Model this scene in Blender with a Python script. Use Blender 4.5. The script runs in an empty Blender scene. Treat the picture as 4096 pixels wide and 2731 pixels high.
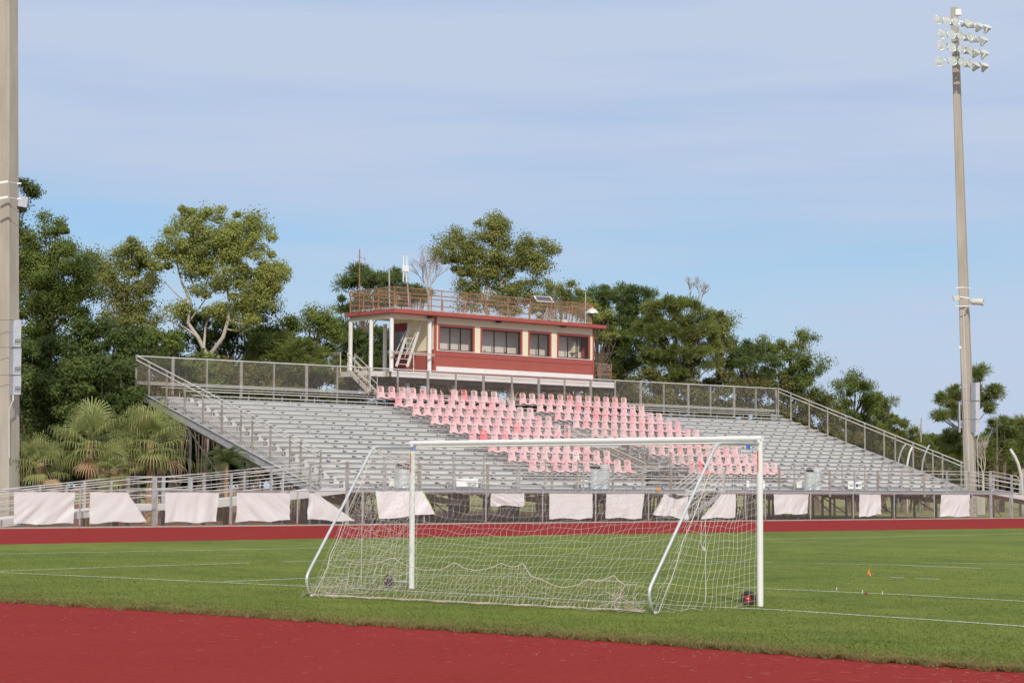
import bpy, bmesh, math, random
import numpy as np
from mathutils import Vector, Matrix, noise
PI = math.pi
R = math.radians
scene = bpy.context.scene
COL = scene.collection

# ---------------------------------------------------------------- camera
F_PX, HOR, SLOPE, EYE, AZ = 8200.0, 1948.0, 0.0056, 1.75, R(-41.9412)
def cam_axes():
    th = math.atan((HOR - 1365.5) / F_PX); ph = math.atan(SLOPE)
    w = Vector((0, math.cos(th), math.sin(th))); r = Vector((1, 0, 0)); u = r.cross(w)
    r2 = math.cos(ph) * r + math.sin(ph) * u; u2 = -math.sin(ph) * r + math.cos(ph) * u
    M = Matrix.Rotation(AZ, 3, 'Z')
    return M @ r2, M @ u2, M @ w
CR, CU, CW = cam_axes()
CO = Vector((0, 0, EYE))
def ray(x, y): return CW + CR * ((x - 2048) / F_PX) - CU * ((y - 1365.5) / F_PX)
def onY(x, y, Y): d = ray(x, y); return CO + d * (Y / d.y)
def onX(x, y, X): d = ray(x, y); return CO + d * (X / d.x)
def onZ(x, y, z=0.0): d = ray(x, y); return CO + d * ((z - EYE) / d.z)
def onD(x, y, D): return CO + ray(x, y) * D
V = 4096 / 2352.0                      # overview pixels -> photograph pixels
cd = bpy.data.cameras.new('camera'); cam = bpy.data.objects.new('camera', cd); COL.objects.link(cam)
cd.sensor_width = 36; cd.sensor_fit = 'HORIZONTAL'; cd.lens = F_PX / 4096 * 36
cd.clip_start = 0.5; cd.clip_end = 3000
cam.matrix_world = Matrix(((CR.x, CU.x, -CW.x, CO.x), (CR.y, CU.y, -CW.y, CO.y), (CR.z, CU.z, -CW.z, CO.z), (0, 0, 0, 1)))
scene.camera = cam

# ---------------------------------------------------------------- world, sun, exposure
SUN_EL, SUN_TO = R(36), Vector((-math.sin(R(35)), -math.cos(R(35)), 0))   # direction towards the sun (horizontal)
world = bpy.data.worlds.new('World'); scene.world = world; world.use_nodes = True
nt = world.node_tree; nt.nodes.clear()
def N(t, kind, **kw):
    n = t.nodes.new(kind)
    for k, v in kw.items(): setattr(n, k, v)
    return n
sky = N(nt, 'ShaderNodeTexSky', sky_type='NISHITA', sun_disc=False, sun_elevation=SUN_EL)
sky.sun_rotation = math.atan2(SUN_TO.x, SUN_TO.y); sky.air_density = 1.0; sky.dust_density = 0.6; sky.ozone_density = 2.0
tc = N(nt, 'ShaderNodeTexCoord'); sep = N(nt, 'ShaderNodeSeparateXYZ'); nt.links.new(tc.outputs['Generated'], sep.inputs[0])
mp = N(nt, 'ShaderNodeMapping'); mp.inputs['Scale'].default_value = (3.0, 3.0, 34.0); nt.links.new(tc.outputs['Generated'], mp.inputs[0])
nz = N(nt, 'ShaderNodeTexNoise'); nz.inputs['Scale'].default_value = 1.3; nz.inputs['Detail'].default_value = 5; nz.inputs['Roughness'].default_value = .55
nt.links.new(mp.outputs[0], nz.inputs['Vector'])
# thin cirrus veil: full cover higher up, torn open in a band above the tree tops
rz = N(nt, 'ShaderNodeValToRGB'); nt.links.new(sep.outputs['Z'], rz.inputs[0])
cr = rz.color_ramp; cr.elements[0].position = 0.0; cr.elements[0].color = (.92, .92, .92, 1); cr.elements[1].position = 1; cr.elements[1].color = (.62, .62, .62, 1)
for p, v in ((.045, .90), (.085, .68), (.125, .62), (.155, .88), (.20, .97)):
    e = cr.elements.new(p); e.color = (v, v, v, 1)
def math_node(t, op, a, b=None, clamp=False):
    n = N(t, 'ShaderNodeMath', operation=op); n.use_clamp = clamp
    for i, s in enumerate((a, b)):
        if s is None: continue
        if isinstance(s, (int, float)): n.inputs[i].default_value = s
        else: t.links.new(s, n.inputs[i])
    return n.outputs[0]
nv = math_node(nt, 'MULTIPLY', math_node(nt, 'SUBTRACT', nz.outputs['Fac'], .5), 1.1)
fac = math_node(nt, 'ADD', rz.outputs[0], nv, clamp=True)
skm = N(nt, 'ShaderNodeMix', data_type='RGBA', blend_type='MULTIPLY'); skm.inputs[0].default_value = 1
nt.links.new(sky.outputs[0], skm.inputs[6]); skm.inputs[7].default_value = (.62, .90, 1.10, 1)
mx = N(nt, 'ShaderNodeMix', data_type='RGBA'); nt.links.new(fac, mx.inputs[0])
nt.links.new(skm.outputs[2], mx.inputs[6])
# veil brightened high up, above the view, as added fill light
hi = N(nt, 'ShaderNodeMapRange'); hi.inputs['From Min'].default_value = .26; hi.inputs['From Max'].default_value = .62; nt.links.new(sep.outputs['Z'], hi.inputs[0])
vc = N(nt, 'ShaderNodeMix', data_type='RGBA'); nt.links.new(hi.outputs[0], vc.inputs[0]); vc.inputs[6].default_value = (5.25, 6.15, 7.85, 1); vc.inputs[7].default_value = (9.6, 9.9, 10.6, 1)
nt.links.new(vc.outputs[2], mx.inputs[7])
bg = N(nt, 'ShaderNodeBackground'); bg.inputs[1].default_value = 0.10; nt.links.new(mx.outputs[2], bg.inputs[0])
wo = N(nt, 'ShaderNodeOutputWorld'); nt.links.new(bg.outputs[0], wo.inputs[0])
sd = bpy.data.lights.new('sun', 'SUN'); sd.energy = 2.9; sd.angle = R(0.6); sd.color = (1.0, .91, .79)
sun = bpy.data.objects.new('sun', sd); COL.objects.link(sun)
sdir = Vector((SUN_TO.x * math.cos(SUN_EL), SUN_TO.y * math.cos(SUN_EL), math.sin(SUN_EL)))
sun.rotation_euler = sdir.to_track_quat('Z', 'Y').to_euler(); sun.location = (0, -50, 60)
scene.view_settings.view_transform = 'Standard'; scene.view_settings.look = 'None'
scene.view_settings.exposure = 0.0; scene.view_settings.gamma = 1; scene.view_settings.use_curve_mapping = False

# ---------------------------------------------------------------- materials
def mat(name, col, rough=.6, metal=0.0, var=None, vscale=3.0, bump=0, bscale=40, objrand=0, rust=None, spec=None, stretch=None):
    m = bpy.data.materials.new(name); m.use_nodes = True; t = m.node_tree; b = t.nodes['Principled BSDF']
    b.inputs['Roughness'].default_value = rough; b.inputs['Metallic'].default_value = metal
    if spec is not None: b.inputs['Specular IOR Level'].default_value = spec
    b.inputs['Base Color'].default_value = (*col, 1)
    out = None
    g = N(t, 'ShaderNodeNewGeometry')
    pos = g.outputs['Position']
    if stretch:
        mpn = N(t, 'ShaderNodeMapping'); mpn.inputs['Scale'].default_value = stretch; t.links.new(pos, mpn.inputs[0]); pos = mpn.outputs[0]
    if var is not None:
        n = N(t, 'ShaderNodeTexNoise'); n.inputs['Scale'].default_value = vscale; n.inputs['Detail'].default_value = 6; n.inputs['Roughness'].default_value = .6
        t.links.new(pos, n.inputs['Vector'])
        r = N(t, 'ShaderNodeValToRGB'); t.links.new(n.outputs['Fac'], r.inputs[0])
        r.color_ramp.elements[0].position = .34; r.color_ramp.elements[0].color = (*col, 1)
        r.color_ramp.elements[1].position = .66; r.color_ramp.elements[1].color = (*var, 1)
        out = r.outputs[0]
    if rust is not None:                      # rust patches on painted steel: (colour, threshold)
        n2 = N(t, 'ShaderNodeTexNoise'); n2.inputs['Scale'].default_value = 7; n2.inputs['Detail'].default_value = 8; t.links.new(pos, n2.inputs['Vector'])
        r2 = N(t, 'ShaderNodeValToRGB'); t.links.new(n2.outputs['Fac'], r2.inputs[0]); r2.color_ramp.elements[0].position = rust[1]; r2.color_ramp.elements[1].position = rust[1] + .06
        mm = N(t, 'ShaderNodeMix', data_type='RGBA'); t.links.new(r2.outputs[0], mm.inputs[0])
        if out: t.links.new(out, mm.inputs[6])
        else: mm.inputs[6].default_value = (*col, 1)
        mm.inputs[7].default_value = (*rust[0], 1); out = mm.outputs[2]
    if objrand:
        oi = N(t, 'ShaderNodeObjectInfo'); hs = N(t, 'ShaderNodeHueSaturation')
        if out: t.links.new(out, hs.inputs['Color'])
        else: hs.inputs['Color'].default_value = (*col, 1)
        t.links.new(math_node(t, 'ADD', math_node(t, 'MULTIPLY', oi.outputs['Random'], objrand * 2), 1 - objrand), hs.inputs['Value']); out = hs.outputs[0]
    if out: t.links.new(out, b.inputs['Base Color'])
    if bump:
        n3 = N(t, 'ShaderNodeTexNoise'); n3.inputs['Scale'].default_value = bscale; n3.inputs['Detail'].default_value = 4; t.links.new(pos, n3.inputs['Vector'])
        bp = N(t, 'ShaderNodeBump'); bp.inputs['Strength'].default_value = bump; bp.inputs['Distance'].default_value = .03
        t.links.new(n3.outputs['Fac'], bp.inputs['Height']); t.links.new(bp.outputs[0], b.inputs['Normal'])
    return m
def leafmat(name, c1, c2, c3=None, trans=.45, scale=.55):
    m = bpy.data.materials.new(name); m.use_nodes = True; t = m.node_tree; t.nodes.clear()
    g = N(t, 'ShaderNodeNewGeometry'); n = N(t, 'ShaderNodeTexNoise'); n.inputs['Scale'].default_value = scale; n.inputs['Detail'].default_value = 7; n.inputs['Roughness'].default_value = .7
    t.links.new(g.outputs['Position'], n.inputs['Vector'])
    r = N(t, 'ShaderNodeValToRGB'); t.links.new(n.outputs['Fac'], r.inputs[0]); r.color_ramp.elements[0].position = .32; r.color_ramp.elements[1].position = .56
    r.color_ramp.elements[0].color = (*c1, 1); r.color_ramp.elements[1].color = (*c2, 1)
    if c3: e = r.color_ramp.elements.new(.72); e.color = (*c3, 1)
    d = N(t, 'ShaderNodeBsdfPrincipled'); d.inputs['Roughness'].default_value = .55; d.inputs['Specular IOR Level'].default_value = .3
    tr = N(t, 'ShaderNodeBsdfTranslucent'); t.links.new(r.outputs[0], d.inputs['Base Color']); t.links.new(r.outputs[0], tr.inputs[0])
    ms = N(t, 'ShaderNodeMixShader'); ms.inputs[0].default_value = trans; t.links.new(d.outputs[0], ms.inputs[1]); t.links.new(tr.outputs[0], ms.inputs[2])
    o = N(t, 'ShaderNodeOutputMaterial'); t.links.new(ms.outputs[0], o.inputs[0]); return m
M = {}
M['alu'] = mat('aluminium', (.59, .585, .575), .6, 0, (.66, .655, .64), .35, stretch=(.25, 4, 4))
M['alu_aisle'] = mat('darkened_aisle_aluminium', (.30, .28, .27), .65, 0, (.40, .38, .37), 1.5)  # darker copy of the aluminium, tones down the sunlit aisle
M['alu_edge'] = mat('aluminium_seat', (.50, .485, .46), .5, 0, (.57, .55, .52), .4)
M['alu_stain'] = mat('stained_aluminium', (.17, .145, .15), .6, 0, (.38, .355, .36), 2.2)
M['galv'] = mat('galvanised_steel', (.36, .36, .36), .5, .2, (.50, .50, .49), 2.5)
M['galv_rail'] = mat('galvanised_rail', (.55, .53, .50), .5, .15, (.70, .67, .63), 1.5)
M['galv_post'] = mat('galvanised_post', (.27, .25, .21), .6, .1, (.42, .39, .34), 2.5)
M['post_red'] = mat('post_foot_paint', (.42, .13, .12), .7, 0, (.5, .2, .18), 6)
M['steel_dark'] = mat('dark_steel', (.11, .11, .11), .6, .1, (.17, .17, .17), 3)
M['brown_steel'] = mat('brown_steel', (.12, .06, .045), .7, 0, (.17, .10, .08), 2)
M['chain'] = mat('chain_link_wire', (.56, .53, .48), .5, .1, (.66, .62, .56), 2)
M['chain_rust'] = mat('rusty_chain_link', (.42, .30, .20), .7, 0, (.50, .42, .32), 5)
M['rust_rail'] = mat('rusty_rail', (.26, .10, .06), .8, 0, (.42, .22, .12), 5, rust=((.55, .42, .26), .62))
M['cream_rust'] = mat('rusty_cream_steel', (.66, .62, .55), .7, 0, (.56, .50, .42), 3, rust=((.28, .13, .07), .56))
M['box_red'] = mat('red_stucco', (.37, .092, .072), .8, 0, (.40, .105, .082), 1.2, bump=.2, bscale=60)
M['trim_red'] = mat('red_trim', (.37, .085, .070), .65, 0, (.40, .095, .078), 2)
M['cream'] = mat('cream_stucco', (.80, .73, .52), .8, 0, (.84, .77, .57), 1.5, bump=.15, bscale=60)
M['white'] = mat('white_paint', (.76, .75, .73), .55, 0, (.81, .80, .79), 2)
M['white_beam'] = mat('white_beam', (.66, .63, .60), .55, 0, (.74, .71, .68), 1.2, rust=((.35, .22, .15), .72))
M['column'] = mat('white_column', (.78, .77, .75), .5, 0, (.82, .81, .79), 3)
M['window_frame'] = mat('bronze_frame', (.05, .045, .04), .4, .4)
M['glass'] = None
M['interior'] = mat('interior_wall', (.84, .76, .67), .9, 0, (.86, .79, .70), .5)
M['interior_dark'] = mat('interior_floor', (.10, .09, .09), .9)
M['black'] = mat('black_plastic', (.02, .02, .022), .5)
M['concrete'] = mat('concrete', (.38, .35, .30), .9, 0, (.46, .42, .36), 2.5, bump=.3)
M['concrete_pole'] = mat('pole_concrete', (.39, .355, .29), .85, 0, (.485, .445, .37), .9, bump=.2, bscale=18, stretch=(2, 2, .35))
M['goal_white'] = mat('goal_white', (.83, .82, .80), .35, 0, (.79, .78, .75), 7)
M['goal_steel'] = mat('goal_galvanised', (.66, .67, .67), .3, .35, (.56, .57, .58), 9)
M['net'] = mat('net_cord', (.74, .69, .65), .8, 0, (.64, .57, .53), 6)
M['net_dirty'] = mat('dirty_net_cord', (.72, .60, .56), .8, 0, (.60, .46, .42), 5)
M['rubber'] = mat('tyre_rubber', (.022, .02, .02), .8, 0, (.05, .035, .03), 20)
M['rim_red'] = mat('red_wheel_rim', (.62, .035, .03), .4)
M['sticker'] = mat('warning_sticker', (.62, .16, .10), .6)
M['blue_tape'] = mat('blue_tape', (.05, .17, .55), .6)
M['cloth'] = mat('white_banner_cloth', (.81, .85, .835), .85, 0, (.86, .89, .88), 1.4)
M['banner_new'] = mat('bright_banner_vinyl', (.85, .85, .84), .5)
M['lime'] = mat('lime_hem', (.35, .80, .06), .6)
M['trash'] = mat('galvanised_can', (.47, .50, .49), .4, .35, (.62, .65, .64), 5, stretch=(1, 1, .25))
M['sign_white'] = mat('sign_white', (.82, .83, .80), .5)
M['ink'] = mat('sign_ink', (.04, .05, .06), .6)
M['sign_blue'] = mat('sign_blue', (.03, .04, .12), .5)
M['ballast'] = mat('ballast_box', (.46, .49, .53), .45, .4, (.55, .58, .62), 3)
M['lamp_shell'] = mat('lamp_reflector', (.66, .70, .66), .28, .35, (.76, .80, .75), 3)
M['lamp_glass'] = mat('lamp_lens', (.56, .62, .58), .12, .35, (.74, .78, .74), 5)
M['horn'] = mat('horn_speaker', (.58, .60, .50), .4)
M['solar'] = mat('solar_cells', (.02, .03, .07), .25)
M['orange'] = mat('orange_plastic', (.85, .22, .05), .5)
M['amber'] = mat('amber_reflector', (.75, .38, .04), .5)
M['bark'] = mat('bark', (.13, .10, .075), .9, 0, (.22, .17, .13), 3, bump=.5)
M['bark_pale'] = mat('pale_bark', (.42, .37, .30), .85, 0, (.56, .50, .42), 2, bump=.3)
M['twig_grey'] = mat('bare_twigs', (.36, .32, .31), .9, 0, (.46, .41, .38), 2)
M['palm_dead'] = mat('dead_palm_fibre', (.26, .15, .08), .9, 0, (.44, .30, .17), 4)
M['pine_shed'] = mat('dry_straw', (.42, .32, .20), .9, 0, (.55, .45, .30), 9)
g_ = bpy.data.materials.new('window_glass'); g_.use_nodes = True; t_ = g_.node_tree; t_.nodes.clear()
a_ = N(t_, 'ShaderNodeBsdfTransparent'); a_.inputs[0].default_value = (.95, .94, .93, 1)
b_ = N(t_, 'ShaderNodeBsdfGlossy'); b_.inputs[0].default_value = (.8, .8, .82, 1); b_.inputs['Roughness'].default_value = .02
c_ = N(t_, 'ShaderNodeMixShader'); c_.inputs[0].default_value = .05; o_ = N(t_, 'ShaderNodeOutputMaterial')
t_.links.new(a_.outputs[0], c_.inputs[1]); t_.links.new(b_.outputs[0], c_.inputs[2]); t_.links.new(c_.outputs[0], o_.inputs[0]); M['glass'] = g_
def ground_mat(name, ca, cb, s1, cc, cd_, s2, speck=None, speck_s=60, rough=.95, bump=.4, bs=60, mixf=.5, stretch=(1, 1, 1), spec=.2):
    m = bpy.data.materials.new(name); m.use_nodes = True; t = m.node_tree; b = t.nodes['Principled BSDF']; b.inputs['Roughness'].default_value = rough; b.inputs['Specular IOR Level'].default_value = spec
    g = N(t, 'ShaderNodeNewGeometry'); mpn = N(t, 'ShaderNodeMapping'); mpn.inputs['Scale'].default_value = stretch; t.links.new(g.outputs['Position'], mpn.inputs[0])
    outs = []
    for s, x, y in ((s1, ca, cb), (s2, cc, cd_)):
        n = N(t, 'ShaderNodeTexNoise'); n.inputs['Scale'].default_value = s; n.inputs['Detail'].default_value = 6; n.inputs['Roughness'].default_value = .6
        t.links.new(mpn.outputs[0], n.inputs['Vector'])
        r = N(t, 'ShaderNodeValToRGB'); t.links.new(n.outputs['Fac'], r.inputs[0]); r.color_ramp.elements[0].position = .36; r.color_ramp.elements[1].position = .64
        r.color_ramp.elements[0].color = (*x, 1); r.color_ramp.elements[1].color = (*y, 1); outs.append(r.outputs[0])
    mm = N(t, 'ShaderNodeMix', data_type='RGBA'); mm.inputs[0].default_value = mixf; t.links.new(outs[0], mm.inputs[6]); t.links.new(outs[1], mm.inputs[7]); out = mm.outputs[2]
    if speck:
        n = N(t, 'ShaderNodeTexNoise'); n.inputs['Scale'].default_value = speck_s; n.inputs['Detail'].default_value = 2; t.links.new(g.outputs['Position'], n.inputs['Vector'])
        r = N(t, 'ShaderNodeValToRGB'); t.links.new(n.outputs['Fac'], r.inputs[0]); r.color_ramp.elements[0].position = .68; r.color_ramp.elements[1].position = .76
        m2 = N(t, 'ShaderNodeMix', data_type='RGBA'); t.links.new(r.outputs[0], m2.inputs[0]); t.links.new(out, m2.inputs[6]); m2.inputs[7].default_value = (*speck, 1); out = m2.outputs[2]
    t.links.new(out, b.inputs['Base Color'])
    n3 = N(t, 'ShaderNodeTexNoise'); n3.inputs['Scale'].default_value = bs; n3.inputs['Detail'].default_value = 4; t.links.new(g.outputs['Position'], n3.inputs['Vector'])
    bp = N(t, 'ShaderNodeBump'); bp.inputs['Strength'].default_value = bump; bp.inputs['Distance'].default_value = .02; t.links.new(n3.outputs['Fac'], bp.inputs['Height']); t.links.new(bp.outputs[0], b.inputs['Normal'])
    return m
M['track'] = ground_mat('track_rubber', (.250, .027, .025), (.290, .032, .029), .6, (.222, .023, .021), (.31, .036, .033), 9, speck=(.36, .09, .075), speck_s=28, bump=.35, bs=90, spec=.06)
M['grass'] = ground_mat('turf', (.090, .138, .019), (.180, .225, .032), .30, (.078, .122, .017), (.195, .222, .038), 2.2, speck=(.26, .23, .09), speck_s=11, bump=.6, bs=45, stretch=(.6, .35, 1))
M['soil'] = ground_mat('bare_ground', (.19, .095, .06), (.25, .135, .085), .4, (.16, .085, .05), (.24, .15, .09), 1.1, bump=.6, bs=20)
M['paint'] = ground_mat('line_paint', (.55, .62, .48), (.72, .76, .66), 1.5, (.30, .38, .20), (.80, .82, .76), 12, bump=.4, bs=60)
M['blade'] = leafmat('grass_blades', (.094, .140, .021), (.195, .225, .042), (.29, .26, .095), trans=.25, scale=.45)

# ---------------------------------------------------------------- mesh builder
class MB:
    def __init__(s): s.v = []; s.f = []; s.mi = []; s.cur = 0
    def add(s, vs, fs):
        b = len(s.v); s.v += [tuple(x) for x in vs]
        for f in fs: s.f.append([b + i for i in f]); s.mi.append(s.cur)
    def box(s, x0, x1, y0, y1, z0, z1):
        vs = [(x, y, z) for z in (z0, z1) for y in (y0, y1) for x in (x0, x1)]
        s.add(vs, [(0, 2, 3, 1), (4, 5, 7, 6), (0, 1, 5, 4), (2, 6, 7, 3), (0, 4, 6, 2), (1, 3, 7, 5)])
    def beam(s, a, b, w, h=None, up=(0, 0, 1)):
        a, b = Vector(a), Vector(b); h = h or w; d = (b - a).normalized(); up = Vector(up)
        if abs(d.dot(up)) > .98: up = Vector((0, 1, 0))
        sx = d.cross(up).normalized() * (w / 2); sy = sx.cross(d).normalized() * (h / 2)
        vs = [p + i * sx + j * sy for p in (a, b) for i, j in ((-1, -1), (1, -1), (1, 1), (-1, 1))]
        s.add(vs, [(3, 2, 1, 0), (4, 5, 6, 7), (0, 1, 5, 4), (1, 2, 6, 5), (2, 3, 7, 6), (3, 0, 4, 7)])
    def tube(s, pts, r, n=8, cap=True):
        pts = [Vector(p) for p in pts]; k = len(pts); rr = r if isinstance(r, (list, tuple)) else [r] * k
        t0 = (pts[1] - pts[0]).normalized(); up = Vector((0, 0, 1)) if abs(t0.z) < .9 else Vector((1, 0, 0))
        nx = t0.cross(up).normalized(); vs = []
        for i, p in enumerate(pts):
            t = (pts[min(i + 1, k - 1)] - pts[max(i - 1, 0)])
            if t.length < 1e-9: t = t0
            t.normalize(); nx = (nx - t * nx.dot(t)).normalized(); ny = t.cross(nx)
            vs += [p + (nx * math.cos(2 * PI * j / n) + ny * math.sin(2 * PI * j / n)) * rr[i] for j in range(n)]
        fs = [(i * n + j, i * n + (j + 1) % n, (i + 1) * n + (j + 1) % n, (i + 1) * n + j) for i in range(k - 1) for j in range(n)]
        if cap: fs += [tuple(range(n))[::-1], tuple((k - 1) * n + j for j in range(n))]
        s.add(vs, fs)
    def lathe(s, prof, o=(0, 0, 0), ax=(0, 0, 1), n=20):
        ax = Vector(ax).normalized(); o = Vector(o); up = Vector((0, 0, 1)) if abs(ax.z) < .9 else Vector((1, 0, 0)); nx = ax.cross(up).normalized(); ny = ax.cross(nx)
        vs = [o + ax * h + (nx * math.cos(2 * PI * j / n) + ny * math.sin(2 * PI * j / n)) * r for r, h in prof for j in range(n)]
        k = len(prof)
        s.add(vs, [(i * n + j, i * n + (j + 1) % n, (i + 1) * n + (j + 1) % n, (i + 1) * n + j) for i in range(k - 1) for j in range(n)])
    def quad(s, a, b, c, d): s.add([a, b, c, d], [(0, 1, 2, 3)])
    def build(s, name, m, parent=None, smooth=False, bevel=0):
        me = bpy.data.meshes.new(name); me.from_pydata(s.v, [], s.f)
        ms = m if isinstance(m, (list, tuple)) else [m]
        for x in ms: me.materials.append(x)
        if len(ms) > 1: me.polygons.foreach_set('material_index', s.mi)
        if smooth: me.polygons.foreach_set('use_smooth', [True] * len(me.polygons))
        me.update(); o = bpy.data.objects.new(name, me); COL.objects.link(o)
        if parent is not None: o.parent = parent; o.matrix_parent_inverse = Matrix.Translation(-parent.location) if parent.get('_world') else Matrix()
        if bevel:
            bm = bmesh.new(); bm.from_mesh(me); bmesh.ops.bevel(bm, geom=bm.edges[:], offset=bevel, segments=1, affect='EDGES'); bm.to_mesh(me); bm.free()
        return o
def npmesh(name, verts, nquads, m, parent=None):
    """verts: (nquads*4,3) array of separate quads"""
    me = bpy.data.meshes.new(name); nv_ = len(verts)
    me.vertices.add(nv_); me.vertices.foreach_set('co', verts.astype(np.float32).ravel())
    me.loops.add(nv_); me.loops.foreach_set('vertex_index', np.arange(nv_, dtype=np.int32))
    me.polygons.add(nquads); me.polygons.foreach_set('loop_start', np.arange(0, nv_, 4, dtype=np.int32)); me.polygons.foreach_set('loop_total', np.full(nquads, 4, dtype=np.int32))
    me.materials.append(m); me.update(calc_edges=True); me.validate()
    o = bpy.data.objects.new(name, me); COL.objects.link(o)
    if parent is not None: o.parent = parent; o.matrix_parent_inverse = Matrix.Translation(-parent.location) if parent.get('_world') else Matrix()
    return o
def tag(o, label=None, cat=None, group=None, kind=None):
    if label: o['label'] = label
    if cat: o['category'] = cat
    if group: o['group'] = group
    if kind: o['kind'] = kind
    return o
def thing(name, label, cat, loc=(0, 0, 0), group=None, local=False):
    """Empty at the thing's base; parts are modelled in world coordinates unless local"""
    o = bpy.data.objects.new(name, None); COL.objects.link(o); o.location = loc; o.empty_display_size = .3
    if not local: o['_world'] = 1
    return tag(o, label, cat, group)
def struct(name, mb, m): o = mb.build(name, m); o['kind'] = 'structure'; return o
def text_mesh(name, s, size, m, parent, origin, xdir, zdir, align='CENTER'):
    c = bpy.data.curves.new(name, 'FONT'); c.body = s; c.size = size; c.align_x = align; c.extrude = .002
    t = bpy.data.objects.new(name, c); me = bpy.data.meshes.new_from_object(t); bpy.data.objects.remove(t)
    me.name = name; me.materials.append(m); xd = Vector(xdir).normalized(); zd = Vector(zdir).normalized(); nd = xd.cross(zd)
    me.transform(Matrix(((xd.x, zd.x, nd.x, origin[0]), (xd.y, zd.y, nd.y, origin[1]), (xd.z, zd.z, nd.z, origin[2]), (0, 0, 0, 1))))
    o = bpy.data.objects.new(name, me); COL.objects.link(o)
    if parent is not None: o.parent = parent; o.matrix_parent_inverse = Matrix.Translation(-parent.location) if parent.get('_world') else Matrix()
    return o
ORD = ['first', 'second', 'third', 'fourth', 'fifth', 'sixth', 'seventh', 'eighth', 'ninth', 'tenth', 'eleventh', 'twelfth', 'thirteenth', 'fourteenth', 'fifteenth', 'sixteenth']

# ---------------------------------------------------------------- ground, turf, track, lines
YF = 74.05                                # the track fence runs along Y = YF
g = MB(); g.quad((-700, -500, -.03), (1500, -500, -.03), (1500, 1700, -.03), (-700, 1700, -.03)); struct('ground', g, M['soil'])
near = [onZ(*p) for p in ((0, 2405), (400, 2430), (900, 2458), (1400, 2495), (2050, 2535), (2700, 2580), (3400, 2636), (4096, 2687))]
d0 = (near[0] - near[1]).normalized(); d1 = (near[-1] - near[-2]).normalized()
near = [near[0] + d0 * 60] + near + [near[-1] + d1 * 25]
far = [onZ(*p) for p in ((0, 2177), (1000, 2158), (1900, 2144), (3096, 2126), (4096, 2112))]
d0 = (far[0] - far[1]).normalized(); d1 = (far[-1] - far[-2]).normalized(); far = [far[0] + d0 * 60] + far + [far[-1] + d1 * 60]
z1, z2 = .004, .008
def resample(P, n):
    L = [0]
    for a, b in zip(P, P[1:]): L.append(L[-1] + (b - a).length)
    out = []
    for i in range(n + 1):
        t = L[-1] * i / n; k = max(j for j in range(len(L)) if L[j] <= t + 1e-9); k = min(k, len(P) - 2)
        out.append(P[k].lerp(P[k + 1], (t - L[k]) / (L[k + 1] - L[k])))
    return out
def strip(A, B, z):
    g = MB(); n = 40; A, B = resample(A, n), resample(B, n); m = 8
    vs = [(a.lerp(b, j / m).x, a.lerp(b, j / m).y, z) for a, b in zip(A, B) for j in range(m + 1)]
    g.add(vs, [(i * (m + 1) + j, (i + 1) * (m + 1) + j, (i + 1) * (m + 1) + j + 1, i * (m + 1) + j + 1) for i in range(n) for j in range(m)]); return g
def up_normals(o):
    bm = bmesh.new(); bm.from_mesh(o.data)
    for f in bm.faces:
        if f.normal.z < 0: f.normal_flip()
    bm.to_mesh(o.data); bm.free(); return o
back_edge = [Vector((-60, 40, 0)), Vector((-40, -40, 0)), Vector((60, -60, 0))]
up_normals(struct('grass_field', strip(near, far, 0.0), M['grass']))
up_normals(struct('running_track', strip(near, back_edge, -.005), M['track']))
up_normals(struct('running_track_far_side', strip(far, [Vector((far[0].x, YF - .02, 0)), Vector((far[-1].x, YF - .02, 0))], -.004), M['track']))
g = MB(); g.box(-30, 190, YF - .02, YF + .32, -.02, .05); struct('kerb', g, M['concrete'])
# beyond the stands: sunlit rough grass on the right
g = MB(); g.quad((98, 79, -.012), (400, 79, -.012), (400, 400, -.012), (98, 400, -.012)); struct('rough_grass', g, ground_mat('rough_turf', (.17, .19, .05), (.24, .23, .08), .3, (.13, .15, .04), (.28, .25, .12), 2, bump=.6, bs=20))
def line_strip(mb, pxs, wid, z=z2, gap=0):
    P = [onZ(*p, z) for p in pxs]; L = []
    for a, b in zip(P, P[1:]):
        n = max(1, int((b - a).length / .9))
        L += [a.lerp(b, i / n) for i in range(n)]
    L.append(P[-1]); rnd = random.Random(5)
    for i in range(len(L) - 1):
        d = (L[i + 1] - L[i]); n = Vector((-d.y, d.x, 0)).normalized() * (wid / 2)
        if gap and rnd.random() < gap: continue
        mb.quad(L[i] - n, L[i + 1] - n, L[i + 1] + n, L[i] + n)
g = MB(); line_strip(g, [(-300, 2274), (0, 2288), (500, 2310), (1000, 2333), (1450, 2353), (1900, 2376), (2400, 2402), (2800, 2424), (3096, 2436), (3400, 2456), (3800, 2482), (4096, 2503), (4500, 2534), (5200, 2590)], .10); struct('goal_line_marking', g, M['paint'])
g = MB(); line_strip(g, [(-200, 2218), (0, 2214), (500, 2205), (1000, 2196), (1800, 2179), (2700, 2161), (3096, 2155), (3600, 2144), (4096, 2133), (4400, 2127), (5400, 2107)], .12); struct('touch_line_marking', g, M['paint'])
g = MB(); line_strip(g, [(-10, 2283), (500, 2265), (1000, 2250), (1500, 2235), (2060, 2220)], .12, gap=.06); line_strip(g, [(2062, 2219), (2400, 2228), (2700, 2239), (3096, 2249), (3600, 2259), (4096, 2278), (5200, 2322)], .12, gap=.12); struct('penalty_area_marking', g, M['paint'])
g = MB(); line_strip(g, [(897, 2325), (1200, 2312), (1560, 2299), (1670, 2296)], .10, gap=.04); line_strip(g, [(1671, 2296), (1840, 2299), (2170, 2311), (2700, 2335), (3096, 2354), (3600, 2376), (4096, 2403), (4700, 2438)], .10, gap=.05); struct('goal_area_marking', g, M['paint'])
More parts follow.
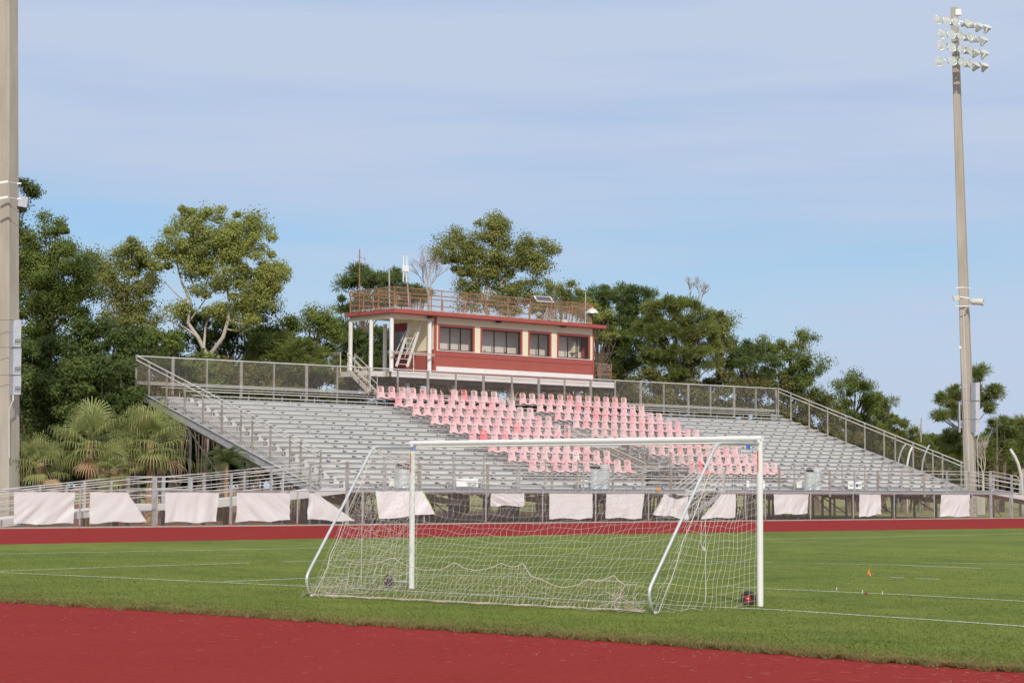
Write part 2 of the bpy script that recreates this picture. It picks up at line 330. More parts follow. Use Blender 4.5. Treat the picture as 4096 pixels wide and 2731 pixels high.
g = MB(); line_strip(g, [(3560, 2307), (3615, 2309)], .10); line_strip(g, [(3660, 2311), (3765, 2316)], .10); line_strip(g, [(3680, 2249), (3850, 2251), (4096, 2257)], .10, gap=.15); struct('penalty_spot_marking', g, M['paint'])

# ---------------------------------------------------------------- grass blades and straw
rng = np.random.default_rng(7)
def blades(name, P, h, w, m, lean=.5, hj=.5):
    n = len(P); a = rng.uniform(0, 2 * PI, n); hh = h * (1 - hj / 2 + hj * rng.random(n)); ww = w * (.6 + .8 * rng.random(n))
    dx = np.stack([np.cos(a), np.sin(a), np.zeros(n)], 1) * ww[:, None] / 2
    tip = np.stack([rng.normal(0, lean, n) * hh, rng.normal(0, lean, n) * hh, hh], 1)
    q = np.stack([P - dx, P + dx, P + tip + dx * .2, P + tip - dx * .2], 1).reshape(-1, 3)
    return npmesh(name, q, n, m)
def scatter_px(n, x0, x1, ylo, yhi, z=0.0):
    """points on the turf, uniform in view so density falls off with distance"""
    xs = rng.uniform(x0, x1, n); lo = ylo(xs); hi = yhi(xs); ys = lo + (hi - lo) * rng.random(n)
    dx = (xs - 2048) / F_PX; dy = (ys - 1365.5) / F_PX
    D = np.array(CW)[None] + np.array(CR)[None] * dx[:, None] - np.array(CU)[None] * dy[:, None]
    return np.array(CO)[None] + D * ((z - EYE) / D[:, 2])[:, None]
edge = lambda x: np.interp(x, [-200, 0, 400, 900, 1400, 2050, 2700, 3400, 4096, 4300], [2393, 2405, 2430, 2458, 2495, 2535, 2580, 2636, 2687, 2703])
P = scatter_px(150000, -150, 4250, lambda x: 2200 + 0 * x, lambda x: edge(x) + 1)
tag(blades('grass', P, .020, .010, M['blade'], lean=.7), 'short mown grass of the pitch', 'grass', kind='stuff')
P = scatter_px(15000, -150, 4250, lambda x: edge(x) - 7 + 4 * np.sin(x / 37), lambda x: edge(x) + 3 + 5 * np.sin(x / 61) * np.sin(x / 23))
tag(blades('ragged_grass_edge', P, .045, .012, leafmat('edge_grass', (.13, .13, .03), (.25, .19, .07), (.22, .08, .045), .25, 2.0), lean=.9), 'ragged thatch of grass and dirt along the near edge of the red track', 'grass edge', kind='stuff')
P = scatter_px(26000, -150, 4250, lambda x: edge(x) - 4 - 55 * rng.random(len(x)) ** 1.6, lambda x: edge(x) - 2)
tag(blades('worn_grass', P, .024, .012, leafmat('worn_turf_blades', (.16, .15, .04), (.27, .20, .08), (.36, .28, .14), .25, 1.2), lean=.9), 'worn brownish grass beside the near edge of the track', 'grass', kind='stuff')
n = 420; P = scatter_px(n, -100, 4200, lambda x: edge(x) + 4, lambda x: edge(x) + 30 + 200 * rng.random(len(x)) ** 2.2)
a = rng.uniform(0, PI, n); L = rng.uniform(.01, .06, n)[:, None]; dv = np.stack([np.cos(a), np.sin(a), 0 * a], 1) * L; nv2 = np.stack([-np.sin(a), np.cos(a), 0 * a], 1) * .003; P[:, 2] = .002
tag(npmesh('straw', np.stack([P - dv - nv2, P + dv - nv2, P + dv + nv2, P - dv + nv2], 1).reshape(-1, 3) + np.tile([0, 0, .004], (4 * n, 1)), n, M['pine_shed']), 'dry grass clippings scattered over the red track', 'straw', kind='stuff')

# ---------------------------------------------------------------- soccer goal
GL, GR = onZ(1646, 2353), onZ(3041, 2424)
gx = (GR - GL).normalized(); gy = Vector((gx.y, -gx.x, 0))          # gy points behind the goal, towards the camera
GH = 2.44
BL, BR = onZ(1238, 2385), onZ(2612, 2454)
depL, depR = (BL - GL), (BR - GR)
goal = thing('soccer_goal', 'white portable soccer goal with a torn sagging net on the grass', 'soccer goal', (GL + GR) / 2)
PR_ = .047
for P0, seg in ((GL, 0), (GR, 1)):
    b = MB(); b.tube([P0, P0 + Vector((0, 0, GH + .05))], PR_, 20); b.build('post', M['goal_white'], goal, smooth=False)
b = MB(); b.tube([GL - gx * PR_ + Vector((0, 0, GH + .055)), GR + gx * PR_ + Vector((0, 0, GH + .055))], .045, 20)
b.tube([GL + gx * .1 + gy * .02 + Vector((0, 0, GH - .005)), GR - gx * .1 + gy * .02 + Vector((0, 0, GH - .005))], .016, 6)
b.build('crossbar', M['goal_white'], goal)
def fillet(pts, r, k=6):
    out = [Vector(pts[0])]
    for i in range(1, len(pts) - 1):
        p, a, c = Vector(pts[i]), Vector(pts[i - 1]), Vector(pts[i + 1]); u = (a - p).normalized(); w = (c - p).normalized()
        for j in range(k + 1):
            t = j / k; q0 = p + u * r; q2 = p + w * r; out.append((1 - t) ** 2 * q0 + 2 * t * (1 - t) * p + t * t * q2)
    return out + [Vector(pts[-1])]
def side_pts(P0, B, bx, by):
    dep = (B - P0); L = dep.length; u = dep / L
    top = P0 + Vector((0, 0, GH - .02))
    # depth of the upper bend from its place in the photograph
    best = min((abs((lambda q: (q.x))(project(P0 + u * t + Vector((0, 0, GH - .03)))) - bx), t) for t in [i * .02 for i in range(10, 120)])[1]
    bend = P0 + u * best + Vector((0, 0, GH - .03))
    return [top, bend, B + u * .12 + Vector((0, 0, .30)), B + Vector((0, 0, .0))], u, best
def project(p):
    d = Vector(p) - CO; z = d.dot(CW); return Vector((2048 + F_PX * d.dot(CR) / z, 1365.5 - F_PX * d.dot(CU) / z, z))
SL, uL, tL = side_pts(GL, BL, 1492, 0)
SR, uR, tR = side_pts(GR, BR, 2868, 0)
for S in (SL, SR):
    b = MB(); b.tube(fillet(S, .14), .023, 12); b.tube([S[-1] + Vector((0, 0, .01)), S[-1] + gy * -.10 + Vector((0, 0, .01))], .025, 8); b.build('side_frame', M['goal_steel'], goal, smooth=True)
# net surface: crossbar -> sagging top rope -> ground
rnd = random.Random(3)
bendL, bendR = SL[1], SR[1]
def ropept(s):
    s = min(1.0, max(0.0, s)); sag = .62 * (4 * s * (1 - s)) ** .8; p = bendL.lerp(bendR, s); dep = (uL * (1 - s) + uR * s)
    return p + Vector((0, 0, -sag - .02)) + dep * (.12 * 4 * s * (1 - s))
def netpt(s, v, rough=1.0):
    T = GL.lerp(GR, s) + Vector((0, 0, GH + .0)); Rr = ropept(s); Bm = (BL + Vector((0, 0, .03))).lerp(BR + Vector((0, 0, .03)), s)
    Bm = Bm + gy * (.05 * math.sin(s * 17) + .03 * math.sin(s * 41)); vr = .28
    if v < vr: p = T.lerp(Rr, v / vr)
    else:
        k = (v - vr) / (1 - vr); p = Rr.lerp(Bm, k); bel = math.sin(k * PI)
        p = p - gy * (.17 * bel) - Vector((0, 0, .05 * bel))
    q = noise.noise_vector(p * 1.3) * .030 * rough + noise.noise_vector(p * 5.0) * .008 * rough
    if v < .02 or v > .985: q = q * .15
    return p + q
nb = MB(); NV, NH = 64, 26
for i in range(NV + 1):
    s = i / NV; nb.tube([netpt(s + .004 * math.sin(j * 1.7 + i), j / 40) for j in range(41)], .0018, 3, cap=False)
for j in range(1, NH + 1):
    v = j / NH; nb.tube([netpt(i / 128, v + .006 * math.sin(i * .35 + j * 2)) for i in range(129)], .0018, 3, cap=False)
nb.build('net', M['net'], goal)
for S0, P0, B, u, dep in ((SL, GL, BL, uL, depL), (SR, GR, BR, uR, depR)):          # side panels
    nb = MB(); rows, cols = 23, 17
    left = S0 is SL
    def sp(s, v):
        # s 0 at post, 1 at the sloping pipe ; v 0 top 1 ground
        z = (GH) * (1 - v); a = P0 + Vector((0, 0, z))
        pipe = S0[1].lerp(S0[3], v); p = a.lerp(Vector((pipe.x, pipe.y, z)), s)
        p += Vector((0, 0, -.10 * math.sin(s * PI) * (1 if not left else 1.6)))
        if p.z < .02: p.z = .02
        amp = .05 if not left else .10
        return p + (noise.noise_vector(p * 2.3 + Vector((9, 0, 0))) * amp + noise.noise_vector(p * 6.0) * amp * .4) * math.sin(max(.08, min(.92, s)) * PI)
    for i in range(cols + 1):
        s = i / cols; nb.tube([sp(s, v / 28) for v in range(29)], .0019, 3, cap=False)
    for j in range(rows + 1):
        v = j / rows; nb.tube([sp(i / 24, min(1, v)) for i in range(25)], .0018, 3, cap=False)
    if left:                               # slack second layer crossing the first
        for i in range(13):
            nb.tube([sp(min(1, max(0, i / 12 + .25 * math.sin(v * .25 + i))), v / 24) + gx * .12 for v in range(25)], .0018, 3, cap=False)
            nb.tube([sp(v / 24, min(1, max(0, i / 12 + .25 * (v / 24) - .1))) + gx * .12 for v in range(25)], .0018, 3, cap=False)
    nb.build('side_net', M['net'], goal)
# heavy border cords
nb = MB(); nb.tube([ropept(i / 40) for i in range(41)], .006, 5)
for st, u in ((SL, uL), (SR, uR)): nb.tube([st[1] + Vector((0, 0, -.06)) - u * .06 + noise.noise_vector(Vector((i * .5, st[1].x, 0))) * .05 + (st[3] - st[1]) * (i / 14) for i in range(15)], .005, 5)
for (px, py), (qx, qy) in (((3093 - 275, 1880), (2822, 2438)), ((1448, 1830), (1444, 2358))):
    a, c = onD(px, py, 31.3 if px > 2000 else 34.6), onD(qx, qy, 31.3 if px > 2000 else 34.6); nb.tube([a, a.lerp(c, .5) + gx * .01, c], .005, 5)
nb.tube([onD(x, y, 31.2) for x, y in ((2810, 2060), (2804, 2120), (2803, 2170), (2809, 2190), (2815, 2195))], .005, 5); nb.tube([onD(2812, 2186, 31.2), onD(2817, 2200, 31.2)], .02, 6)
nb.build('net_cord', M['net'], goal)
# the skirt: a second cord looping low on the back panel with slack net below it
def on_back(x, y):
    n = gx.cross((ropept(.5) - BL.lerp(BR, .5)).normalized()); d = ray(x, y); o = ropept(.5) * .35 + (BL.lerp(BR, .5) + Vector((0, 0, .02))) * .65
    return CO + d * ((o - CO).dot(n) / d.dot(n))
loop = [(1385, 2251), (1436, 2259), (1500, 2252), (1568, 2228), (1609, 2256), (1691, 2280), (1762, 2277), (1818, 2248), (1850, 2271), (1905, 2281), (1960, 2270), (2002, 2251), (2038, 2266), (2065, 2264), (2089, 2251), (2119, 2302), (2170, 2320), (2210, 2340), (2252, 2350), (2308, 2338), (2349, 2315), (2385, 2325), (2420, 2315), (2451, 2299), (2475, 2325), (2497, 2338), (2548, 2335)]
LP = [on_back(x, y) - gy * .02 for x, y in loop]
def under(p):
    q = project(p); a = BL + Vector((0, 0, .03)); c = BR + Vector((0, 0, .03)); xa, xc = project(a).x, project(c).x; tx = q.x - 22
    f = min(.97, max(.02, (tx - xa) / (xc - xa)))
    for _ in range(4): f = min(.97, max(.02, f + (tx - project(a.lerp(c, f)).x) / (xc - xa)))
    return a.lerp(c, f) - gy * .03
def lp(s):
    k = s * (len(LP) - 1); i = min(int(k), len(LP) - 2); return LP[i].lerp(LP[i + 1], k - i)
nb = MB(); nb.tube([lp(i / 90) for i in range(91)], .0055, 5)
for i in range(58):
    s = (i + .5) / 58; top = lp(s); bot = under(top) + gx * rnd.uniform(-.04, .04)
    nb.tube([top.lerp(bot, k / 8) + noise.noise_vector(top * 3 + Vector((k * .5, 0, 0))) * .05 * math.sin(k / 8 * PI) for k in range(9)], .0019, 3, cap=False)
for j in (.25, .5, .75):
    nb.tube([lp(i / 90).lerp(under(lp(i / 90)), j) + noise.noise_vector(lp(i / 90) * 5) * .03 for i in range(91)], .0019, 3, cap=False)
nb.build('net_skirt', M['net_dirty'], goal)
nb = MB()                                   # bunched net lying along the ground bar
for k in range(9):
    nb.tube([BL.lerp(BR, .02 + .96 * i / 110) + gy * (.05 * math.sin(i * .9 + k * 2) + rnd.uniform(-.04, .04)) + Vector((0, 0, .02 + .025 * abs(math.sin(i * .7 + k)))) for i in range(111)], .0028, 3)
for k in range(60):
    for c0, sp_ in ((BL + gx * .55, .45), (BR - gx * .45, .30)):
        a = c0 + Vector((rnd.uniform(-sp_, sp_), rnd.uniform(-sp_ * .6, sp_ * .6), rnd.uniform(.02, .30))); d_ = Vector((rnd.uniform(-1, 1), rnd.uniform(-1, 1), rnd.uniform(-.5, .5))).normalized() * .05; nb.tube([a + d_ * k2 + noise.noise_vector(a * 9 + d_ * k2 * 8) * .05 for k2 in range(5)], .0024, 3)
for v in nb.v: pass
nb.v = [(x, y, max(z, .012)) for x, y, z in nb.v]; nb.build('bunched_net', M['net_dirty'], goal)
nb = MB()
for i in range(26):                         # clips holding the net to bar and posts
    p = GL.lerp(GR, (i + .5) / 26) + Vector((0, 0, GH - .005)); nb.tube([p, p + gy * .04 - Vector((0, 0, .03))], .008, 5)
for P0, sgn in ((GL, -1), (GR, -1)):
    for i in range(15): p = P0 + gx * (PR_ * sgn) + Vector((0, 0, .12 + i * .158)); nb.tube([p, p + gx * (.025 * sgn)], .009, 5)
nb.build('net_clips', M['net'], goal)['kind'] = 'stuff'
for P0, off, tilt in ((GL, -.46, .25), (GR, -.145, 0)):
    c = P0 + gx * off + Vector((0, 0, .115)) + gy * .10; ax = (gy * .8 + gx * .35 * (1 if tilt == 0 else -1)).normalized(); r = .112
    w = thing('wheel', None, None, c) if False else None
    b = MB(); b.lathe([(r * .44, -.035), (r * .75, -.050), (r * .97, -.034), (r * 1.04, 0), (r * .97, .034), (r * .75, .050), (r * .44, .035), (r * .42, 0), (r * .44, -.035)], c, ax, 28); ty = b.build('wheel', M['rubber'], goal, smooth=True)
    b = MB(); b.lathe([(0, .032), (r * .16, .034), (r * .2, .012), (r * .30, .010), (r * .38, .030), (r * .44, .028), (r * .46, -.036), (0, -.036)], c, ax, 24); ri = b.build('rim', M['rim_red'], ty, smooth=False); ri.matrix_parent_inverse = Matrix()
    b = MB(); b.lathe([(0, .052), (.014, .05), (.016, .03)], c, ax, 10); h = b.build('hub', M['goal_steel'], ty); h.matrix_parent_inverse = Matrix()
    b = MB(); b.tube([c, c - gy * .10 + gx * (.04 if off > -.3 else .35)], .012, 8); b.build('axle', M['goal_steel'], goal)
for P0 in (GL, GR):
    b = MB(); c = P0 + gy * (PR_ + .001) + gx * -.005; b.beam(c + Vector((0, 0, 2.0)), c + Vector((0, 0, 2.32)), .026, .005, up=gy); b.build('sticker', M['sticker'], goal)
b = MB(); c = GL + Vector((0, 0, GH - .03)); b.lathe([(PR_ + .004, -.04), (PR_ + .006, 0), (PR_ + .004, .035)], c, (0, 0, 1), 18); b.build('tape', M['blue_tape'], goal)
b = MB(); c = GR + uR * .32 + Vector((0, 0, GH - .06)); b.box(c.x - .05, c.x + .03, c.y - .03, c.y - .02, c.z - .045, c.z + .015); b.build('tape', M['blue_tape'], goal)

# small things on the pitch
fl = onZ(3477, 2372); t = thing('marker_flag', 'small orange marker flag on a thin wire in the grass', 'flag', fl)
b = MB(); b.tube([fl, fl + Vector((0, 0, .36))], .003, 5); b.build('stake', M['steel_dark'], t)
p = fl + Vector((0, 0, .37)); b = MB(); b.add([p + CR * -.03 + Vector((0, 0, -.04)), p + Vector((0, 0, .05)), p + CR * .035 + Vector((0, 0, -.08)), p + CR * .01 + CW * .02 + Vector((0, 0, -.05))], [(0, 3, 1), (3, 2, 1), (0, 2, 3), (0, 1, 2)]); b.build('flag', M['orange'], t)
for (x, y), lab in (((3346, 2362), 'white stub stake in the grass left of the orange flag'), ((3449, 2373), 'white stub stake just beside the orange flag'), ((3529, 2377), 'white stub stake right of the orange flag')):
    q = onZ(x, y); b = MB(); b.tube([q, q + Vector((.01, 0, .06))], .006, 5); tag(b.build('stake', M['white']), lab, 'stake', 'white stakes near the flag')
q = onZ(3464, 2380); b = MB(); b.lathe([(0, 0), (.02, 0), (.025, .04), (.015, .06), (0, .065)], q, (0, 0, 1), 10); tag(b.build('sprinkler_cap', mat('brown_red_cap', (.25, .05, .03), .7)), 'small brownish red cap standing in the grass by the flag', 'cap')

# ---------------------------------------------------------------- chain link helper
def chain(mb, a, b_, h0a, h1a, h0b, h1b, step=.085, w=.0065, off=Vector((0, 0, 0))):
    """diamond mesh between two uprights; a,b_ are ground points; h0/h1 bottom and top height at each end"""
    a, b_ = Vector(a), Vector(b_); L = (b_ - a).length; u = (b_ - a) / L; n = u.cross(Vector((0, 0, 1))).normalized()
    def lo(t): return h0a + (h0b - h0a) * t / L
    def hi(t): return h1a + (h1b - h1a) * t / L
    H = max(h1a - h0a, h1b - h0b) ; slope_h = (h0b - h0a) / L
    k = -H
    while k < L:
        for sg in (1, -1):
            # wire: t = k + s (sg=1) or t = k+H - s, height above the local bottom = s
            t0, t1 = (k, k + H) if sg == 1 else (k + H, k)
            A0, A1 = 0.0, 1.0
            if t1 != t0:
                for lim in (0, L):
                    f = (lim - t0) / (t1 - t0)
                    if (t1 > t0) == (lim == 0): A0 = max(A0, f)
                    else: A1 = min(A1, f)
            if A1 - A0 < .02: continue
            P = []
            for f in (A0, A1):
                t = t0 + (t1 - t0) * f; P.append(a + u * t + Vector((0, 0, lo(t) + (hi(t) - lo(t)) * f)) + n * (.003 * sg))
            d = (P[1] - P[0]).normalized(); sx = d.cross(n).normalized() * (w / 2); sy = n * (w / 2)
            vs = [p + q for p in P for q in (-sx, sy, sx)]
            mb.add([v + off for v in vs], [(0, 1, 4, 3), (1, 2, 5, 4), (2, 0, 3, 5)])
        k += step

# ---------------------------------------------------------------- track fence
post_px = [318, 627, 920, 1189, 1451, 1943, 2170, 2382, 2594, 2793, 2983, 3061, 3242, 3413, 3577, 3737, 3889, 4040]
px_ = [onY(x, 2110 - 42 * x / 4096, YF).x for x in post_px] 
px_ = [px_[0] - 3.66 * k for k in (3, 2, 1)] + px_ + [px_[4] + 3.62] + [px_[-1] + 3.66 * k for k in (1, 2)]; px_.sort()
fence = thing('chain_link_fence', 'low grey chain link fence between the red track and the bleachers', 'fence', (px_[0], YF, 0))
for x in px_:
    b = MB(); b.cur = 0; b.tube([(x, YF, .14), (x, YF, 1.52)], .035, 8); b.cur = 1; b.tube([(x, YF, -.02), (x, YF, .14)], .0365, 8); b.build('post', [M['galv'], M['post_red']], fence)
b = MB(); b.tube([(px_[0], YF, 1.53), (px_[-1], YF, 1.53)], .024, 8); b.build('top_rail', M['galv'], fence)
b = MB(); chain(b, (px_[0], YF - .03, 0), (px_[-1], YF - .03, 0), .06, 1.52, .06, 1.52, step=.12, w=.0052); b.build('mesh', mat('weathered_chain_link', (.46, .40, .35), .6, .1, (.54, .47, .41), 2), fence)

# banners hung on the far face of the fence
def banner(quadpx, label, seed, front=False, hem=None, m='cloth', fold=.15, top_sag=.0):
    """outline corners (photograph pixels) top-left, top-right, bottom-right, bottom-left + optional top sag"""
    Yb = YF + .045 if not front else YF - .10
    TL, TR, BR_, BL_ = [onY(x, y, Yb) for x, y in quadpx]
    nx, nz_ = 26, 16; rb = random.Random(seed); o = rb.uniform(0, 50); b = MB(); vs = []; ang = rb.uniform(-.8, .8)
    for side in (0, 1):
        for j in range(nz_ + 1):
            for i in range(nx + 1):
                s, v = i / nx, j / nz_; p = TL.lerp(TR, s).lerp(BL_.lerp(BR_, s), v)
                c = (s * 2.4 + v * ang * 2.2)
                wv = fold * (noise.noise(Vector((c * 1.6 + o, v * .7, 0))) + .45 * noise.noise(Vector((c * 4.1 + o, v * 1.6 + 3, 2)))) * (.35 + .65 * v)
                e = .02 * noise.noise(Vector((s * 6 + o, v * 6, 7))) * (1 if j in (0, nz_) or i in (0, nx) else 0)
                vs.append(p + Vector((e, (abs(wv) if not front else wv) + side * .004 + (.0), e - .035 * abs(math.sin(s * PI * 3)) * (1 - v) - top_sag * math.sin(s * PI) * (1 - v) + .03 * math.sin(s * 9 + o) * v)))
    k = (nx + 1) * (nz_ + 1); fs = []
    for j in range(nz_):
        for i in range(nx):
            a = j * (nx + 1) + i; fs += [(a, a + nx + 1, a + nx + 2, a + 1), (k + a, k + a + 1, k + a + nx + 2, k + a + nx + 1)]
    b.add(vs, fs); ob = b.build('banner', M[m], smooth=True); tag(ob, label, 'banner', 'white banners tied along the track fence')
    if hem:
        for e0, e1 in ((TL, BL_), (TR, BR_)):
            h = MB(); h.tube([e0.lerp(e1, i / 8) + Vector((.03 * math.sin(i / 8 * PI) * (1 if e0 is TR else 0), -.01, 0)) for i in range(9)], .014, 5); h.build('hem', M['lime'], ob)
    return ob
def c1(x, y): return x / 3.36, 1800 + y / 3.36
def c2_(x, y): return 600 + x / 2.767, 1800 + y / 2.767
def c3(x, y): return 1500 + x / 3.92, 1830 + y / 3.92
def c4(x, y): return 2350 + x / 3.563, 1680 + y / 3.563
def c8(x, y): return 3096 + x / 2.34, 1500 + y / 2.34
banner([c1(195, 553), c1(1010, 553), c1(992, 985), c1(188, 992)], 'large white banner at the far left end of the fence', 1)
banner([c1(1213, 553), c1(1700, 553), c1(1975, 958), c1(1203, 978)], 'white banner with its right corner pulled outward, second from the left', 2, fold=.08)
banner([c2_(170, 452), c2_(768, 455), c2_(745, 795), c2_(170, 797)], 'square white banner directly right of the tall ramp post', 3)
banner([c2_(967, 452), c2_(1555, 455), c2_(1555, 775), c2_(960, 793)], 'white banner below the stair stringer, fourth from the left', 4)
banner([c2_(1768, 448), c2_(1812, 455), c2_(2280, 790), c2_(1745, 765)], 'torn white banner collapsed into a triangle left of the goal frame', 5, fold=.12, top_sag=.0)
banner([c3(5, 520), c3(745, 520), c3(935, 875), c3(62, 965)], 'bright white banner with lime green hem behind the left goalpost', 6, front=True, hem=True, m='banner_new', fold=.09)
banner([c3(1822, 548), c3(2345, 550), c3(2348, 755), c3(1820, 755)], 'short half height white banner seen through the goal net', 7)
banner([(2198, 1968), (2370, 1968), (2370, 2073), (2198, 2074)], 'wide square white banner near the middle of the goal', 8, fold=.03)
banner([c4(268, 1038), c4(815, 1035), c4(773, 1403), c4(270, 1390)], 'white banner with creases left of the crumpled one', 9)
banner([c4(1100, 1038), c4(1440, 1070), c4(1445, 1410), c4(960, 1340)], 'crumpled sagging white banner left of the slanted goal pipe', 10, fold=.24, top_sag=.22)
banner([c4(1930, 1038), c4(2115, 1038), c4(2112, 1385), c4(1620, 1400)], 'white banner drooping to a point right of the slanted goal pipe', 11, fold=.08)
banner([c8(-2, 1104), c8(326, 1106), c8(322, 1298), c8(-2 + 10, 1300)], 'white banner just right of the right goalpost', 12)
banner([c8(800, 1110), c8(1000, 1110), c8(1005, 1300), c8(805, 1330)], 'narrow white banner with a folded bottom corner', 13)
banner([c8(1568, 1112), c8(1832, 1113), c8(1835, 1322), c8(1562, 1322)], 'white banner farthest right on the fence below the light pole', 14)

# ---------------------------------------------------------------- bleachers
XL, XR = 56.5, 106.9
NR = 19
def rowY(k): return 77.3 + .78 * k
def rowZ(k): return 2.03 + .2605 * k
VX0, VX1 = 80.25, 84.45                     # stair opening in the seating
bl = thing('bleachers', 'long grey aluminium bleachers behind the track fence', 'bleachers', ((XL + XR) / 2, 84, 0))
STX1 = onY(2894, 1871, 75.05).x; STX0 = STX1 - 3.0
for k in range(NR):
    y, z = rowY(k), rowZ(k); spans = [(XL + 2.6, XR)] if not 2 <= k <= 9 else [(XL + 2.6, VX0), (VX1, XR)]
    for x0, x1 in spans:
        b = MB(); b.box(x0, x1, y, y + .26, z - .045, z); x = x0 + 6.6
        while x < x1 - 1: b.box(x - .015, x + .015, y - .003, y + .263, z - .048, z + .003); x += 6.6
        b.build('seat_plank', M['alu_edge'], bl)
    b = MB()
    tz = z - .40; ya = y - .50
    for x0, x1 in ([(XL, XR)] if not 2 <= k <= 9 else [(XL, VX0), (VX1, XR)]):
        for a, c in ((x0, XL + 2.55), (max(x0, XL + 2.55), min(x1, 71.9)), (max(x0, 71.9), min(x1, 93.0)), (max(x0, 93.0), x1)):
            if c - a < .05: continue
            b.cur = 1 if (a >= 71.8 and c <= 93.1 and k % 2 == 1 and k > 1) else (2 if a < XL + .1 else 0)
            b.box(a, c, ya, ya + .775, tz - .035, tz); b.box(a, c, ya, ya + .02, tz - .262, tz - .036)
            b.cur = 0; b.box(a, c, ya - .012, ya - .001, tz - .045, tz + .002)
    b.build('foot_board', [M['alu'], M['alu_stain'], M['alu_aisle']], bl)
# steps in the left aisle
for k in range(NR): 
    y, z = rowY(k), rowZ(k); b = MB(); b.box(XL + .5, XL + 2.1, y - .78, y - .50, z - .56, z - .53); b.box(XL + .5, XL + 2.1, y - .78, y - .76, z - .66, z - .56); b.build('aisle_step', M['galv'], bl)
frames = [XL + .1 + 2.19 * i for i in range(24)]
for i, x in enumerate(frames):
    if x > XR + .2: continue
    b = MB(); b.beam((x, 76.4, 1.25), (x, 92.2, 6.42), .07, .26)
    for yy in (77.2, 82.0, 87.0, 91.8):
        zt = 1.25 + (yy - 76.4) * (6.42 - 1.25) / 15.8 - .1; b.beam((x, yy, 0), (x, yy, zt), .10)
    if i % 2 == 0:
        b.beam((x, 77.2, .3), (x, 82, 2.9), .05); b.beam((x, 82, .3), (x, 87, 4.4), .05); b.beam((x, 87, .4), (x, 91.8, 6.0), .05)
    for k in range(NR):
        if 2 <= k <= 9 and VX0 < x < VX1: continue
        y, z = rowY(k), rowZ(k); b.cur = 1; b.beam((x, y + .13, z - .40), (x, y + .13, z - .09), .022, .03); b.cur = 0; b.add([(x - .085, y + .02, z - .05), (x + .085, y + .02, z - .05), (x + .02, y + .02, z - .10), (x - .02, y + .02, z - .10), (x - .085, y + .2, z - .05), (x + .085, y + .2, z - .05), (x + .02, y + .2, z - .10), (x - .02, y + .2, z - .10)], [(3, 2, 1, 0), (4, 5, 6, 7), (0, 1, 5, 4), (1, 2, 6, 5), (2, 3, 7, 6), (3, 0, 4, 7)])
    b.build('frame', [M['steel_dark'], M['alu']], bl)
for i in range(0, 22, 3):                   # broad sloping box girders seen under the deck
    x = frames[i] + 1.1; b = MB(); b.beam((x + .9, 76.2, .95), (x - .9, 78.4, 1.35), .30, .28); b.build('brace', M['galv_post'], bl)
for X, s in ((XL - .03, -1), (XR + .03, 1)):
    b = MB(); b.beam((X, 76.0, 1.42), (X, 92.45, 6.66), .06, .42); b.beam((X + .06 * s, 76.0, 1.62), (X + .06 * s, 92.45, 6.87), .09, .03); b.build('side_stringer', M['galv'], bl)
# front walkway
b = MB()
for a, c in ((57.3, STX0), (STX1, 109.5)): b.box(a, c, 75.05, 77.0, 1.60, 1.65)
b.box(STX0, STX1, 76.9, 77.0, 1.60, 1.65); b.build('walkway_deck', M['alu'], bl)
b = MB()
for a, c in ((57.3, STX0), (STX1, 109.5)): b.box(a, c, 75.02, 75.05, 1.46, 1.70); b.box(a, c, 75.00, 75.02, 1.645, 1.665)
b.build('fascia', mat('fascia_grey', (.29, .29, .31), .55, .1, (.36, .36, .38), .8, stretch=(.3, 3, 3)), bl)
# front guard rail
fpx = [1386, 1538, 1815 - 137 + 0, 1815, 1948, 2075, 2205, 2331, 2449, 2568, 2681, 2895, 3114, 3218, 3316, 3415, 3508, 3604, 3694, 3784, 3872, 3960]
fx = [onY(x, 1900, 75.05).x for x in fpx]
for i, x in enumerate(fx):
    b = MB(); big = i % 2 == 0; b.beam((x, 75.0, 1.30 if big else 1.50), (x, 75.0, 2.87), .12 if big else .07, .08); b.build('guard_post', M['galv_post'] if big else M['galv'], bl)
for z in (2.86, 2.68, 2.37, 2.05):
    b = MB()
    for a, c in zip(fx, fx[1:]):
        if a > STX0 - .4 and c <= STX1 + .2: continue
        b.tube([(a, 75.08, z), (c, 75.08, z)], .022, 6)
    b.build('guard_rail', M['galv_rail'], bl)
# inner rails standing in front of the first row
def c9z(x, y): return 3150 + x / 5.6, 1830 + y / 5.6
inner = [(1534, 1672), (1811, 1933), (2066, 2180), (2310, 2410), (3175, 3270), (3366, 3457), (3551, 3638)]
for a, c in inner:
    xa, xc = onY(a, 1870, 77.0).x, onY(c, 1870, 77.0).x; b = MB()
    for z in (3.16, 2.9, 2.55): b.tube([(xa, 76.95, z), (xc, 76.95, z)], .02, 6)
    for x in (xa, xc): b.beam((x, 76.95, 1.65), (x, 76.95, 3.18), .07)
    b.build('inner_rail', M['galv_post'], bl)
